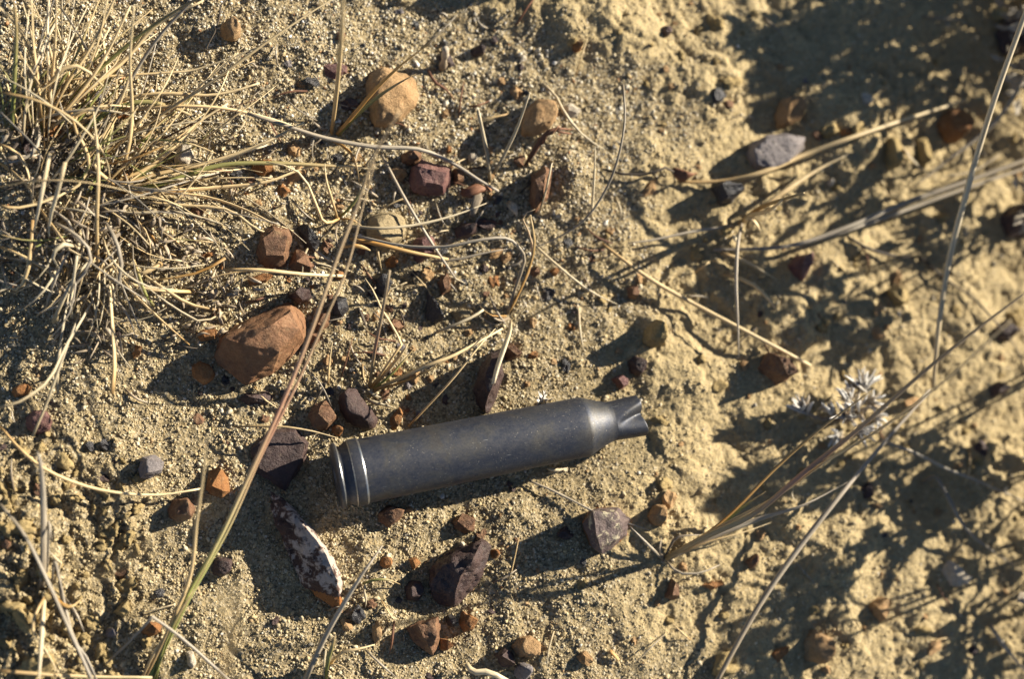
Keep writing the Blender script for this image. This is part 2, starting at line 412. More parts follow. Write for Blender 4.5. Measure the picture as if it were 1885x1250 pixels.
def rock(name, label, mk, h, outline, tops=None, round_=0, cat='stone', group=None, amp=1.0, sink=0.12, crust=None, flat=0.72, mid=0.30):
    rnd = random.Random(hash((round(outline[0][0]), round(outline[0][1]), len(outline))) & 0xffff)
    cx = sum(p[0] for p in outline)/len(outline); cy = sum(p[1] for p in outline)/len(outline)
    c = P(cx, cy, 0)
    zg = c.z - 0.10*h
    pts = []
    ring = [ray_at(p[0], p[1], zg+0.15*h) for p in outline]
    cc = sum(ring, Vector())/len(ring)
    for q in ring:
        d = q-cc
        pts.append(cc + d*0.93 + Vector((0, 0, -0.15*h - sink)))
        pts.append(cc + d*rnd.uniform(0.985, 1.02) + Vector((0, 0, h*rnd.uniform(-0.08, mid))))
    if tops:
        for (tx, ty, f) in tops:
            pts.append(ray_at(tx, ty, zg+h*f))
    else:
        tilt = Vector((rnd.uniform(-1, 1), rnd.uniform(-1, 1)))
        rad = max((q-cc).length for q in ring)
        nt_ = len(ring) if round_ else min(len(ring), rnd.choice([3, 4, 4, 5]))
        o_ = rnd.random()*len(ring)
        for q in [ring[int(o_+i_*len(ring)/nt_) % len(ring)] for i_ in range(nt_)]:
            d = (q-cc)*flat*rnd.uniform(0.75, 1.12) + Vector((0.16*rad, 0.07*rad, 0))
            k = (d.x*tilt.x + d.y*tilt.y)/rad*0.35
            pts.append(Vector((cc.x+d.x, cc.y+d.y, zg + h*min(1.05, rnd.uniform(0.78, 0.92)+k))))
    bm = bmesh.new()
    vs = [bm.verts.new(p) for p in pts]
    r = bmesh.ops.convex_hull(bm, input=vs)
    bmesh.ops.delete(bm, geom=list({g for g in r['geom_interior'] + r['geom_unused'] if isinstance(g, bmesh.types.BMVert)}), context='VERTS')
    bm.normal_update()
    for e in bm.edges:
        if len(e.link_faces) == 2 and e.calc_face_angle(0) > 0.38 and not round_: e.smooth = False
    for f in bm.faces: f.smooth = True
    size = max((q-cc).length for q in ring)
    target = 0.06 if size < 0.4 else (0.08 if size < 0.9 else 0.09)
    for it in range(4):
        le = [e for e in bm.edges if e.calc_length() > target]
        if not le or len(bm.faces) > 4000: break
        bmesh.ops.subdivide_edges(bm, edges=le, cuts=1)
        bmesh.ops.triangulate(bm, faces=[f for f in bm.faces if len(f.verts) > 3])
    for _ in range(round_):
        bmesh.ops.smooth_vert(bm, verts=bm.verts, factor=0.5, use_axis_x=True, use_axis_y=True, use_axis_z=True)
    bm.normal_update()
    off = Vector((rnd.uniform(0, 99), rnd.uniform(0, 99), rnd.uniform(0, 99)))
    disp = []
    for v in bm.verts:
        q = v.co
        d = 0.040*size*mnoise.noise(q*2.2/max(size, 0.25)+off) + 0.020*mnoise.noise(q*5.5+off) + 0.013*mnoise.noise(q*14+off)
        if abs(mnoise.noise(q*3.0/max(size, 0.3)+off*1.7)) < 0.05: d -= 0.025*size      # cracks and broken ledges
        ch = mnoise.noise(q*4.6/max(size, 0.3)+off*0.6)
        if not round_ and ch > 0.22: d -= 0.11*size*(ch-0.22)          # conchoidal chips
        disp.append(v.normal*d*amp)
    for v, d in zip(bm.verts, disp): v.co += d
    base = Vector((c.x, c.y, zg))
    cr = [crust(*proj(v.co.x, v.co.y, v.co.z), v.co.z-zg) for v in bm.verts] if crust else None
    bmesh.ops.translate(bm, verts=bm.verts, vec=-base)
    me = bpy.data.meshes.new(name); bm.to_mesh(me); bm.free()
    if cr:
        a_ = me.attributes.new('crust', 'FLOAT', 'POINT'); a_.data.foreach_set('value', np.asarray(cr, np.float32))
    me.materials.append(SM[mk])
    o = link(bpy.data.objects.new(name, me)); o.location = base
    ANCH.append((cx, cy, label))
    tag(o, label, cat, group)
    STONES.append((base.x, base.y, size))
    return o
STONES = []
ANCH = []

def ell(cx, cy, rx, ry=None, n=9, rot=0.0):
    ry = ry or rx
    r = random.Random(int(cx*7+cy*3))
    out = []
    for i in range(n):
        a = 2*math.pi*i/n
        k = r.uniform(0.9, 1.08)
        x, y = rx*k*math.cos(a), ry*k*math.sin(a)
        out.append((cx+x*math.cos(rot)-y*math.sin(rot), cy+x*math.sin(rot)+y*math.cos(rot)))
    return out
# ------------------------------------------------------------------ cartridge case
def case_material(name, worn):
    mt, nt, b = mat(name)
    tc = N(nt, 'ShaderNodeTexCoord'); ob = tc.outputs['Object']
    n1 = noise_tex(nt, ob, 1.6, 7, 0.68, 0.5)
    if worn:
        col = ramp(nt, n1.outputs['Fac'], [(0.3, (0.30, 0.30, 0.29)), (0.7, (0.58, 0.57, 0.54))])
    else:
        col = ramp(nt, n1.outputs['Fac'], [(0.30, (0.036, 0.046, 0.078)), (0.47, (0.060, 0.068, 0.094)), (0.60, (0.115, 0.109, 0.098)), (0.72, (0.11, 0.084, 0.058))])
        n2 = noise_tex(nt, ob, 26, 5, 0.75)
        col = mix(nt, 0.5, col, ramp(nt, n2.outputs['Fac'], [(0.3, (0.036, 0.042, 0.058)), (0.7, (0.130, 0.131, 0.136))]))
        # clinging dust specks and short scratches
        vo = N(nt, 'ShaderNodeTexVoronoi'); vo.inputs['Scale'].default_value = 17; vo.inputs['Randomness'].default_value = 1.0
        nt.links.new(ob, vo.inputs['Vector'])
        sp = ramp(nt, vo.outputs['Distance'], [(0.09, (1, 1, 1)), (0.17, (0, 0, 0))])
        n6 = noise_tex(nt, ob, 3.0, 3)
        spm = mix(nt, 1.0, sp, ramp(nt, n6.outputs['Fac'], [(0.46, (0, 0, 0)), (0.62, (0.75, 0.75, 0.75))]), 'MULTIPLY')
        col = mix(nt, spm, col, (0.60, 0.53, 0.42))
        mp = N(nt, 'ShaderNodeMapping'); mp.inputs['Rotation'].default_value = (0.3, 0.5, 0.9); mp.inputs['Scale'].default_value = (1.2, 14, 14)
        nt.links.new(ob, mp.inputs['Vector'])
        n7 = noise_tex(nt, mp.outputs[0], 2.2, 2, 0.4)
        sc = ramp(nt, n7.outputs['Fac'], [(0.745, (0, 0, 0)), (0.76, (0.5, 0.5, 0.5))])
        col = mix(nt, sc, col, (0.42, 0.41, 0.38))
    b.inputs['Metallic'].default_value = 0.95
    if not worn:
        n9 = noise_tex(nt, ob, 9.0, 9, 0.82, 0.2)
        dm = ramp(nt, n9.outputs['Fac'], [(0.43, (0.01, 0.01, 0.01)), (0.72, (0.24, 0.24, 0.24))])
        col = mix(nt, dm, col, (0.20, 0.17, 0.12))
        im = N(nt, 'ShaderNodeMath', operation='SUBTRACT'); im.inputs[0].default_value = 0.96
        nt.links.new(dm, im.inputs[1]); nt.links.new(im.outputs[0], b.inputs['Metallic'])
    nt.links.new(col, b.inputs['Base Color'])
    n5 = noise_tex(nt, ob, 7, 6, 0.7)
    rr = N(nt, 'ShaderNodeMapRange'); rr.inputs['To Min'].default_value = 0.25 if worn else 0.48; rr.inputs['To Max'].default_value = 0.45 if worn else 0.68
    nt.links.new(n5.outputs['Fac'], rr.inputs[0]); nt.links.new(rr.outputs[0], b.inputs['Roughness'])
    n8 = noise_tex(nt, ob, 45, 4, 0.6)
    bump(nt, b, n8.outputs['Fac'], 0.12, 0.02)
    return mt
CASE_M, WORN_M = case_material('tarnished_metal', False), case_material('worn_bright_metal', True)
def build_case():
    A = ray_at(617, 878, CASE_Z+0.62); B = ray_at(1178, 765, CASE_Z+0.66)
    L = (B-A).length
    k = L/6.47
    X = (B-A).normalized(); Y = Vector((0, 0, 1)).cross(X).normalized(); Z = X.cross(Y)
    M = Matrix((X, Y, Z)).transposed().to_4x4(); M.translation = A
    root = bpy.data.objects.new('cartridge_case', None); link(root)
    root.matrix_world = M
    tag(root, 'tarnished grey spent rifle cartridge case lying on the sand', 'cartridge')
    SEG = 160
    def lathe(name, prof, mats, dent=None):
        vs, fs, mi = [], [], []
        for (x, r, m_) in prof:
            for i in range(SEG):
                th = 2*math.pi*i/SEG
                y, z = r*math.sin(th), r*math.cos(th)
                xx = x
                if dent: xx, y, z = dent(x, r, th)
                vs.append((xx*k, y*k, z*k))
        for j in range(len(prof)-1):
            for i in range(SEG):
                fs.append((j*SEG+i, j*SEG+(i+1) % SEG, (j+1)*SEG+(i+1) % SEG, (j+1)*SEG+i)); mi.append(prof[j+1][2])
        me = bpy.data.meshes.new(name); me.from_pydata(vs, [], fs)
        for q in mats: me.materials.append(q)
        me.polygons.foreach_set('use_smooth', [True]*len(fs)); me.polygons.foreach_set('material_index', mi)
        me.set_sharp_from_angle(angle=R(28))
        o = bpy.data.objects.new(name, me); COL.objects.link(o); o.parent = root
        return o
    MM = [CASE_M, WORN_M]
    lathe('rim', [(0.035, 0.0005, 0), (0.035, 0.20, 0), (0.0, 0.23, 0), (0.0, 0.60, 0), (0.012, 0.645, 0), (0.035, 0.672, 0), (0.055, 0.678, 0), (0.088, 0.678, 0), (0.098, 0.672, 1), (0.110, 0.655, 1), (0.120, 0.592, 0)], MM)
    lathe('extractor_groove', [(0.120, 0.592, 0), (0.19, 0.590, 0), (0.325, 0.668, 0)], MM)
    lathe('belt', [(0.325, 0.668, 0), (0.338, 0.684, 1), (0.36, 0.688, 0), (0.53, 0.688, 0), (0.545, 0.686, 1), (0.562, 0.676, 1), (0.570, 0.662, 1)], MM)
    lathe('body', [(0.570, 0.662, 0)] + [(0.57+4.66*t, 0.662-0.040*t, 0) for t in np.linspace(0.02, 1, 24)] + [(5.25, 0.618, 0), (5.275, 0.612, 0), (5.30, 0.602, 0)], MM)
    lathe('shoulder', [(5.30, 0.602, 0), (5.40, 0.560, 0), (5.60, 0.478, 0), (5.76, 0.428, 0), (5.80, 0.419, 0), (5.85, 0.414, 0)], MM)
    def dent(x, r, th):
        t = min(1, max(0, (x-5.87)/0.60))
        th0 = -0.30+0.5*t            # fold runs slantwise over the top of the neck
        a = (th-th0+math.pi) % (2*math.pi) - math.pi
        w = (0.42+0.16*t) if a > 0 else (0.45+0.80*t)
        g = (0.5+0.5*math.cos(math.pi*min(1.0, abs(a)/w)))**1.3
        f = 1 - 0.52*t**0.8*g + 0.05*t*(1-g)
        rr = r*f
        y, z = rr*math.sin(th), rr*math.cos(th)
        xx = x - 0.03*t*math.sin(th) + t*t*(0.012*math.sin(5*th) - 0.05*g**2)
        return xx, y, z
    pr = [(5.85+0.62*t, 0.414+0.004*t, 0) for t in np.linspace(0, 1, 40)]
    pr += [(6.482, 0.410, 0), (6.484, 0.396, 0), (6.475, 0.388, 0)] + [(6.46-0.9*t, 0.386, 0) for t in np.linspace(0, 1, 16)] + [(5.55, 0.0005, 0)]
    lathe('neck', pr, MM, dent)
    return root
build_case()

# ------------------------------------------------------------------ stones traced from the photograph
def white_crust(px, py, z):
    # pale crust lies on the upper broad face, fading to the rusty lower end
    if py > 1085+0.25*(px-570): return 0.0
    return 0.38 + 0.18*max(0, min(1, (px-(515+0.35*(py-930)))/35.0)) - 0.12*max(0, min(1, (py-1050)/40))
rock('rock', 'large angular rusty brown rock beside the grass tuft', 'bigbrown', 1.05,
     [(395,655),(405,625),(430,600),(470,585),(505,560),(535,557),(560,580),(566,600),(560,630),(530,665),(500,690),(452,711),(425,685),(400,670)],
     [(412,622,0.55),(447,634,0.85),(500,598,1.0),(535,572,0.85),(553,606,0.85),(515,648,0.8)], mid=0.05, amp=0.5)
rock('rock', 'long pointed rock with pale crust and orange lower end', 'crusted', 0.75,
     [(497,905),(512,912),(540,940),(570,970),(600,1005),(620,1040),(630,1075),(632,1130),(610,1120),(580,1095),(553,1075),(543,1040),(528,1000),(508,965),(500,930)],
     [(520,930,0.5),(565,975,0.9),(598,1015,1.0),(622,1070,0.95),(626,1112,0.55),(560,1010,0.75),(585,1060,0.7)], crust=white_crust)
rock('rock', 'glossy dark broken rock with sharp ridge below the cartridge', 'dark', 0.9,
     [(790,1050),(815,1020),(850,1005),(885,993),(900,1005),(890,1045),(885,1070),(855,1105),(835,1118),(800,1110),(790,1080)],
     [(885,1000,0.75),(870,1030,1.0),(848,1062,0.9),(838,1095,0.6),(815,1040,0.75)], amp=1.5)
rock('rock', 'dark rock with pale lichen spots right of the cartridge shadow', 'lichen', 0.85,
     [(1070,965),(1085,940),(1100,935),(1135,935),(1155,955),(1158,985),(1135,1005),(1105,1020),(1085,1005)],
     [(1092,942,0.95),(1130,945,0.9),(1148,965,0.85),(1140,990,0.8),(1105,1008,0.8),(1098,985,0.95)], crust=lambda x, y, z: 0.52 if z > 0.5 else (0.25 if z > 0.2 else 0.0))
rock('rock', 'rounded tan sandstone rock behind a green grass blade', 'tan', 0.85,
     [(671,158),(678,134),(705,124),(735,133),(762,148),(771,178),(759,201),(739,225),(712,235),(688,238),(680,215)],
     [(690,150,0.85),(715,145,1.0),(745,160,0.95),(752,185,0.8),(730,210,0.85),(700,215,0.8),(695,180,1.0)], round_=2)
rock('rock', 'flat topped grey purple stone in the upper right', 'grey', 0.7,
     [(1372,285),(1380,265),(1410,250),(1450,245),(1478,255),(1478,275),(1455,300),(1420,315),(1390,315),(1375,300)],
     [(1388,275,0.9),(1412,255,0.95),(1450,250,1.0),(1474,262,0.95),(1452,295,0.95),(1420,310,0.9),(1395,305,0.85)], round_=1)
rock('flat_stone', 'dark maroon flat slab left of the cartridge rim', 'dark', 0.32,
     [(460,830),(470,808),(500,790),(545,788),(568,815),(565,845),(545,880),(525,905),(505,885),(470,870)],
     [(475,815,0.8),(505,797,0.9),(542,795,1.0),(560,818,1.0),(556,845,0.9),(538,875,0.7),(520,890,0.6),(478,862,0.6)], amp=0.5)
rock('rock', 'curved dark kidney shaped stone above the cartridge base', 'dark', 0.45,
     [(622,730),(640,712),(655,716),(658,742),(680,752),(696,770),(690,790),(668,793),(640,777),(625,757)],
     [(635,722,0.8),(650,722,0.7),(640,755,0.9),(668,768,1.0),(688,775,0.9),(680,787,0.7)], round_=1)
rock('rock', 'upright dark purple rock leaning behind the cartridge body', 'dark', 0.95,
     [(872,720),(880,680),(900,650),(920,645),(925,690),(908,720),(905,755),(893,762),(878,745)],
     [(890,690,0.85),(905,660,0.9),(918,658,1.0),(915,690,1.0),(900,725,0.9),(893,750,0.6)], amp=1.3)
rock('rock', 'purple red faceted rock near the centre top', 'purple', 0.6,
     [(752,335),(757,308),(775,295),(800,305),(830,312),(828,345),(815,360),(785,362),(760,355)],
     [(768,305,0.85),(795,312,1.0),(822,318,0.95),(815,340,0.85),(780,335,0.9)])
rock('rock', 'brown angular rock at the right end of the grass tuft', 'brown', 0.6,
     [(472,465),(480,430),(500,415),(530,425),(538,442),(527,490),(500,495),(475,485)],
     [(485,438,0.9),(505,422,0.8),(530,435,1.0),(522,470,0.8),(490,470,0.8)])
rock('rock', 'round sandy grey stone below the purple red rock', 'sandy', 0.6,
     [(672,420),(680,400),(700,390),(725,390),(745,405),(748,425),(735,450),(712,465),(690,455),(675,440)], round_=3)
rock('rock', 'long dark brown rock in the lower centre with orange chip beside it', 'brown', 0.65,
     [(748,1155),(770,1145),(805,1135),(810,1150),(806,1190),(796,1208),(775,1195),(755,1175)],
     [(770,1152,0.8),(802,1140,0.9),(803,1170,1.0),(795,1198,0.7),(780,1175,0.9)], amp=1.4)
rock('rock', 'tan lumpy stone beside a pale bent straw, upper middle', 'tan', 0.6,
     [(958,235),(968,200),(990,182),(1015,190),(1026,215),(1010,240),(985,250),(962,250)], round_=2)
rock('rock', 'rust brown rock touching the slab and kidney stone', 'brown', 0.5,
     [(567,765),(578,745),(600,738),(612,755),(622,770),(600,795),(575,788)])
rock('rock', 'dark bark coloured block standing beside a pale straw', 'brown', 0.8,
     [(978,325),(1000,308),(1014,316),(1005,370),(985,395),(974,370)], [(985,330,0.9),(1006,316,1.0),(998,360,0.85),(985,380,0.6)])
S = [
 ('pebble', 'small ochre pebble alone near the top left', 'tan', 0.42, ell(425,56,20,21), 2),
 ('flake', 'flat pinkish chip left of the tan sandstone rock', 'purple', 0.12, [(595,120),(622,116),(640,122),(637,135),(615,146),(598,138)], 0),
 ('pebble', 'pale wedge pebble right of the tan lumpy stone', 'pale', 0.28, [(1035,195),(1050,190),(1068,205),(1060,215),(1045,218),(1035,208)], 0),
 ('pebble', 'brown block touching the purple red rock on its upper left', 'brown', 0.38, [(737,285),(752,277),(775,283),(772,300),(755,305),(740,300)], 0),
 ('pebble', 'brown chip touching the purple red rock on its right', 'brown', 0.32, [(833,312),(855,315),(852,335),(835,342)], 0),
 ('pebble', 'smooth cream pebble right of the purple red rock', 'pale', 0.16, ell(870,290,9,10), 2),
 ('pebble', 'dark brown stone under the arching stalk, upper centre', 'dark', 0.42, [(835,420),(850,410),(875,412),(878,430),(860,440),(840,440)], 0),
 ('pebble', 'dark red stone right of the round sandy stone', 'purple', 0.42, [(750,465),(765,440),(790,432),(800,445),(795,475),(770,485)], 0),
 ('pebble', 'small orange triangular chip below the round sandy stone', 'orange', 0.22, [(708,483),(720,470),(732,483),(727,492),(712,493)], 0),
 ('pebble', 'brown wedge between the black shard and angular brown rock', 'brown', 0.4, [(530,490),(545,455),(560,465),(577,490),(570,500),(540,500)], 0),
 ('pebble', 'black shiny shard right of the angular brown rock', 'black', 0.45, [(545,420),(558,412),(570,425),(588,450),(578,465),(560,455)], 0),
 ('flake', 'thin orange flake under the angular brown rock', 'orange', 0.15, [(455,515),(480,503),(503,507),(490,520),(460,525)], 0),
 ('pebble', 'smooth black oval pebble behind an upright straw', 'black', 0.45, [(685,515),(695,503),(712,505),(718,525),(710,550),(692,540)], 2),
 ('pebble', 'blackish angular stone between the long stalks', 'black', 0.45, [(608,560),(620,545),(635,548),(643,570),(630,585),(612,580)], 0),
 ('pebble', 'brown stone touching the large rusty rock on the right', 'brown', 0.4, [(575,585),(590,575),(606,575),(605,600),(590,612),(575,605)], 0),
 ('pebble', 'small brown lump below it at the rusty rock edge', 'brown', 0.28, [(568,615),(582,612),(588,628),(578,640),(568,635)], 0),
 ('pebble', 'dark lump capping the upper tip of the rusty rock', 'dark', 0.55, [(530,545),(545,530),(568,535),(575,550),(550,562)], 0),
 ('pebble', 'orange lump left of the large rusty rock', 'orange', 0.32, [(360,615),(385,600),(400,610),(395,625),(370,628)], 0),
 ('pebble', 'shaded orange oval pebble left of the large rusty rock', 'orange', 0.25, [(350,675),(365,665),(385,670),(398,690),(390,703),(375,710),(355,695)], 2),
 ('flake', 'small orange chip in the shade under the tuft', 'orange', 0.2, [(243,650),(250,636),(262,638),(258,655),(246,660)], 0),
 ('pebble', 'ochre pebble at the left edge below the tuft', 'orange', 0.32, [(22,722),(30,710),(48,706),(60,715),(50,730),(28,732)], 1),
 ('pebble', 'purple brown disc shaped stone near the left edge', 'purple', 0.35, [(48,770),(60,755),(85,757),(98,775),(92,795),(70,800),(50,790)], 1),
 ('flake', 'dark flat flake just below the large rusty rock', 'dark', 0.25, [(440,735),(450,725),(490,720),(505,730),(495,745),(460,748)], 0),
 ('pebble', 'small orange pebble between slab and cartridge base', 'orange', 0.22, ell(621,793,11,11), 1),
 ('pebble', 'bright orange lozenge chip above the cartridge', 'orange', 0.2, [(715,790),(718,770),(735,750),(743,760),(738,775),(725,795)], 0),
 ('pebble', 'brown stone right of the upright leaning rock', 'brown', 0.45, [(925,640),(940,632),(958,655),(945,663),(930,665)], 0),
 ('pebble', 'black spiky stone in the sand above the tuft sprout', 'black', 0.45, [(782,585),(790,560),(785,535),(798,560),(812,575),(812,592),(795,595)], 0),
 ('pebble', 'greyish tan flat pebble right of the black spiky stone', 'sandy', 0.25, [(828,575),(850,568),(868,572),(865,590),(840,592)], 0),
 ('pebble', 'brown pebble on the grey straw crossing the centre', 'brown', 0.3, [(805,520),(815,505),(830,508),(828,535),(812,545)], 0),
 ('pebble', 'small red brown stone behind the small grass sprout', 'brown', 0.3, [(712,600),(725,585),(738,590),(745,605),(725,615)], 0),
 ('pebble', 'round dark pebble above the cartridge mouth', 'dark', 0.4, [(1155,665),(1170,655),(1185,665),(1187,680),(1175,693),(1158,685)], 2),
 ('pebble', 'dark red chip beside the round dark pebble', 'purple', 0.3, [(1125,698),(1140,690),(1155,698),(1152,712),(1140,718)], 0),
 ('clod', 'standing tan soil clod above the cartridge mouth', 'clod', 0.75, [(1185,630),(1190,600),(1205,588),(1222,610),(1218,635),(1200,640)], 1),
 ('pebble', 'small brown pebble under the long shadow line', 'brown', 0.3, [(1155,530),(1170,523),(1175,540),(1168,552),(1155,548)], 0),
 ('rock', 'black and white angular stone by the fallen straw, right', 'black', 0.5, [(1310,345),(1325,335),(1355,345),(1362,355),(1345,375),(1325,375)], 0),
 ('rock', 'ochre stone in dappled shade above the grey flat stone', 'tan', 0.55, [(1425,215),(1435,185),(1465,178),(1478,195),(1470,225),(1445,235),(1430,235)], 1),
 ('rock', 'round orange stone near the top right stalk', 'orange', 0.65, [(1720,230),(1730,208),(1755,200),(1775,215),(1780,240),(1760,265),(1738,260)], 2),
 ('rock', 'dark red stone under the fallen grey stalks', 'purple', 0.45, [(1450,490),(1465,470),(1495,465),(1490,490),(1475,520),(1458,505)], 0),
 ('rock', 'brown stone in shadow at the end of the fallen straw', 'brown', 0.75, [(1395,680),(1410,650),(1440,665),(1450,695),(1430,710)], 0),
 ('pebble', 'tan pebble right of the lichen spotted rock', 'tan', 0.45, [(1192,950),(1205,928),(1222,930),(1225,955),(1215,970),(1198,965)], 1),
 ('pebble', 'rough ochre pebble at the bottom centre', 'tan', 0.5, [(942,1190),(955,1173),(975,1170),(993,1185),(992,1205),(975,1212),(950,1208)], 2),
 ('pebble', 'smooth grey pebble at the bottom edge', 'grey', 0.4, ell(962,1236,17,18), 2),
 ('pebble', 'dark stone touching the glossy broken rock on its left', 'dark', 0.45, [(742,1080),(755,1068),(775,1070),(780,1090),(768,1108),(748,1105)], 1),
 ('pebble', 'orange chip at the right foot of the long brown rock', 'orange', 0.28, [(807,1175),(820,1175),(835,1190),(818,1200),(808,1198)], 0),
 ('pebble', 'slim tan orange splinter stone, lower centre', 'tan', 0.28, [(685,1155),(695,1143),(702,1160),(700,1180),(690,1188),(685,1170)], 0),
 ('pebble', 'orange brown block below the glossy broken rock', 'orange', 0.42, [(845,1150),(850,1125),(860,1130),(878,1140),(868,1160),(855,1165)], 0),
 ('pebble', 'black glassy chip between two brown blocks', 'black', 0.25, ell(830,1142,10,12), 0),
 ('pebble', 'dark rusty stone in the shadow below the cartridge belt', 'brown', 0.35, [(695,945),(715,930),(745,938),(740,955),(715,972),(698,962)], 1),
 ('pebble', 'red brown stone at the edge of the cartridge shadow', 'brown', 0.35, [(830,960),(850,945),(875,955),(870,978),(855,985),(838,975)], 0),
 ('pebble', 'tiny orange pebble right of the glossy broken rock', 'orange', 0.18, ell(911,1020,8,9), 1),
 ('pebble', 'ochre crumb beside the grey straw, lower left of centre', 'orange', 0.22, ell(711,1036,12,11), 0),
 ('pebble', 'orange angular chip left of the glossy broken rock', 'orange', 0.24, [(752,1030),(765,1025),(775,1037),(760,1050)], 0),
 ('pebble', 'dark stone left of the rough ochre pebble', 'dark', 0.4, [(908,1205),(928,1192),(945,1205),(945,1228),(925,1230)], 0),
 ('flake', 'upright thin brown flake below the right hand tuft', 'brown', 0.45, [(1222,1100),(1235,1065),(1245,1075),(1240,1105)], 0),
 ('flake', 'orange grey sliver on the soil below the right tuft', 'orange', 0.2, [(1290,1078),(1310,1070),(1330,1078),(1310,1087)], 0),
 ('pebble', 'small rusty chip right of the right hand tuft base', 'brown', 0.28, [(1370,1035),(1390,1018),(1395,1035),(1380,1048)], 0),
 ('flake', 'bright orange flake near the bottom, right of centre', 'orange', 0.22, [(1412,1205),(1425,1195),(1452,1190),(1448,1205),(1430,1220)], 0),
 ('rock', 'half lit brown stone near the bottom right', 'tan', 0.5, [(1480,1180),(1495,1158),(1530,1175),(1530,1200),(1510,1225),(1482,1215)], 1),
 ('rock', 'white and red stone in shade, lower right', 'pale', 0.35, [(1732,1050),(1745,1032),(1765,1045),(1780,1065),(1770,1080),(1750,1080)], 0),
 ('pebble', 'sunlit tan stone with pointed top, lower right', 'tan', 0.45, [(1595,1120),(1600,1105),(1625,1098),(1630,1120),(1618,1150)], 0),
 ('pebble', 'dark chip near the right edge below the tall stalk', 'dark', 0.35, [(1818,715),(1835,702),(1852,712),(1845,728),(1825,730)], 0),
 ('rock', 'blackish rock cut by the right edge, upper part', 'dark', 0.6, [(1835,400),(1860,375),(1890,380),(1900,440),(1850,435)], 0),
 ('rock', 'dark purple rock in the top right corner', 'dark', 0.6, [(1830,60),(1855,35),(1890,50),(1885,100),(1845,100)], 0),
 ('rock', 'dark stone crossed by the root at the right edge', 'dark', 0.4, [(1825,605),(1850,590),(1870,610),(1855,630),(1830,625)], 0),
 ('pebble', 'grey pink faceted stone in the lower left', 'grey', 0.5, [(255,865),(262,842),(285,838),(303,850),(298,870),(278,882),(260,880)], 0),
 ('pebble', 'knobbly orange stone beside the thin upright straw', 'orange', 0.5, [(378,900),(385,870),(402,858),(420,880),(422,905),(408,918),(385,910)], 0),
 ('pebble', 'red brown faceted pebble below the curved fallen straw', 'brown', 0.5, [(308,940),(318,920),(345,915),(360,935),(352,955),(330,962),(312,955)], 0),
 ('pebble', 'dark oval stone in shade right of the green blades', 'dark', 0.3, [(388,1045),(400,1025),(428,1030),(425,1050),(408,1065),(392,1058)], 1),
 ('pebble', 'orange chip under the bent straw, lower left', 'orange', 0.28, [(258,1165),(275,1145),(298,1150),(295,1165),(275,1172)], 0),
 ('pebble', 'small grey pebble left of the bent straw', 'grey', 0.25, ell(205,1166,11,10), 0),
 ('clod', 'block shaped tan clod casting shade, lower left', 'clod', 0.45, [(208,1128),(235,1100),(240,1128),(225,1138)], 0),
 ('pebble', 'pinkish lump near the bottom left straw end', 'pale', 0.3, [(340,1200),(355,1198),(362,1220),(355,1232),(345,1225)], 1),
 ('pebble', 'dark chip below the wedge of shade at the top', 'dark', 0.28, [(865,95),(880,83),(893,90),(888,103),(870,105)], 0),
 ('pebble', 'small dark pebble on the silt near the top middle', 'dark', 0.25, ell(1225,58,10,11), 1),
 ('pebble', 'rust chip on the silt edge near the top', 'orange', 0.25, ell(1062,86,9,10), 0),
 ('pebble', 'pale rounded stone half hidden by grass', 'pale', 0.45, [(318,290),(330,265),(350,268),(358,290),(345,312),(325,310)], 2),
 ('pebble', 'orange stone behind the right hand tuft blades', 'orange', 0.4, [(460,315),(475,295),(500,298),(505,315),(485,325)], 0),
 ('pebble', 'orange crumb beside the thin straw right of the curled stems', 'orange', 0.22, ell(1020,501,9,8), 0),
 ('pebble', 'brown crumb at the curled stems', 'brown', 0.22, ell(985,500,9,10), 0),
 ('pebble', 'rust coloured pebble under the first stalk, right of rusty rock', 'orange', 0.2, ell(625,508,10,9), 1),
 ('rock', 'stone beyond the top edge casting a wedge of shade', 'dark', 0.95, [(868,-42),(885,-90),(960,-105),(1020,-80),(1010,-40),(950,-20),(895,-18)], 0),
 ('pebble', 'white quartz pebble on the right by the fallen stalk', 'pale', 0.2, ell(1528,336,7,8), 2),
 ('pebble', 'orange chip right of the flat grey stone', 'orange', 0.2, [(1548,240),(1560,235),(1570,242),(1565,250),(1550,248)], 0),
 ('clod', 'tan clod block left of the tall pale stalk', 'clod', 0.5, [(1632,535),(1648,527),(1668,538),(1672,560),(1640,565)], 0),
 ('clod', 'tan soil knob with dark side, upper right', 'clod', 0.5, [(1625,260),(1640,250),(1655,270),(1650,310),(1632,312)], 1),
 ('clod', 'curved tan soil knob beside the orange stone', 'clod', 0.5, [(1680,260),(1695,252),(1706,275),(1700,308),(1685,300)], 1),
]
for nm, lb, mk, h, ol, rd in S:
    rock(nm, lb, mk, h, ol, round_=rd, cat={'pebble': 'pebble', 'rock': 'stone', 'flake': 'stone chip', 'clod': 'soil clod'}[nm])

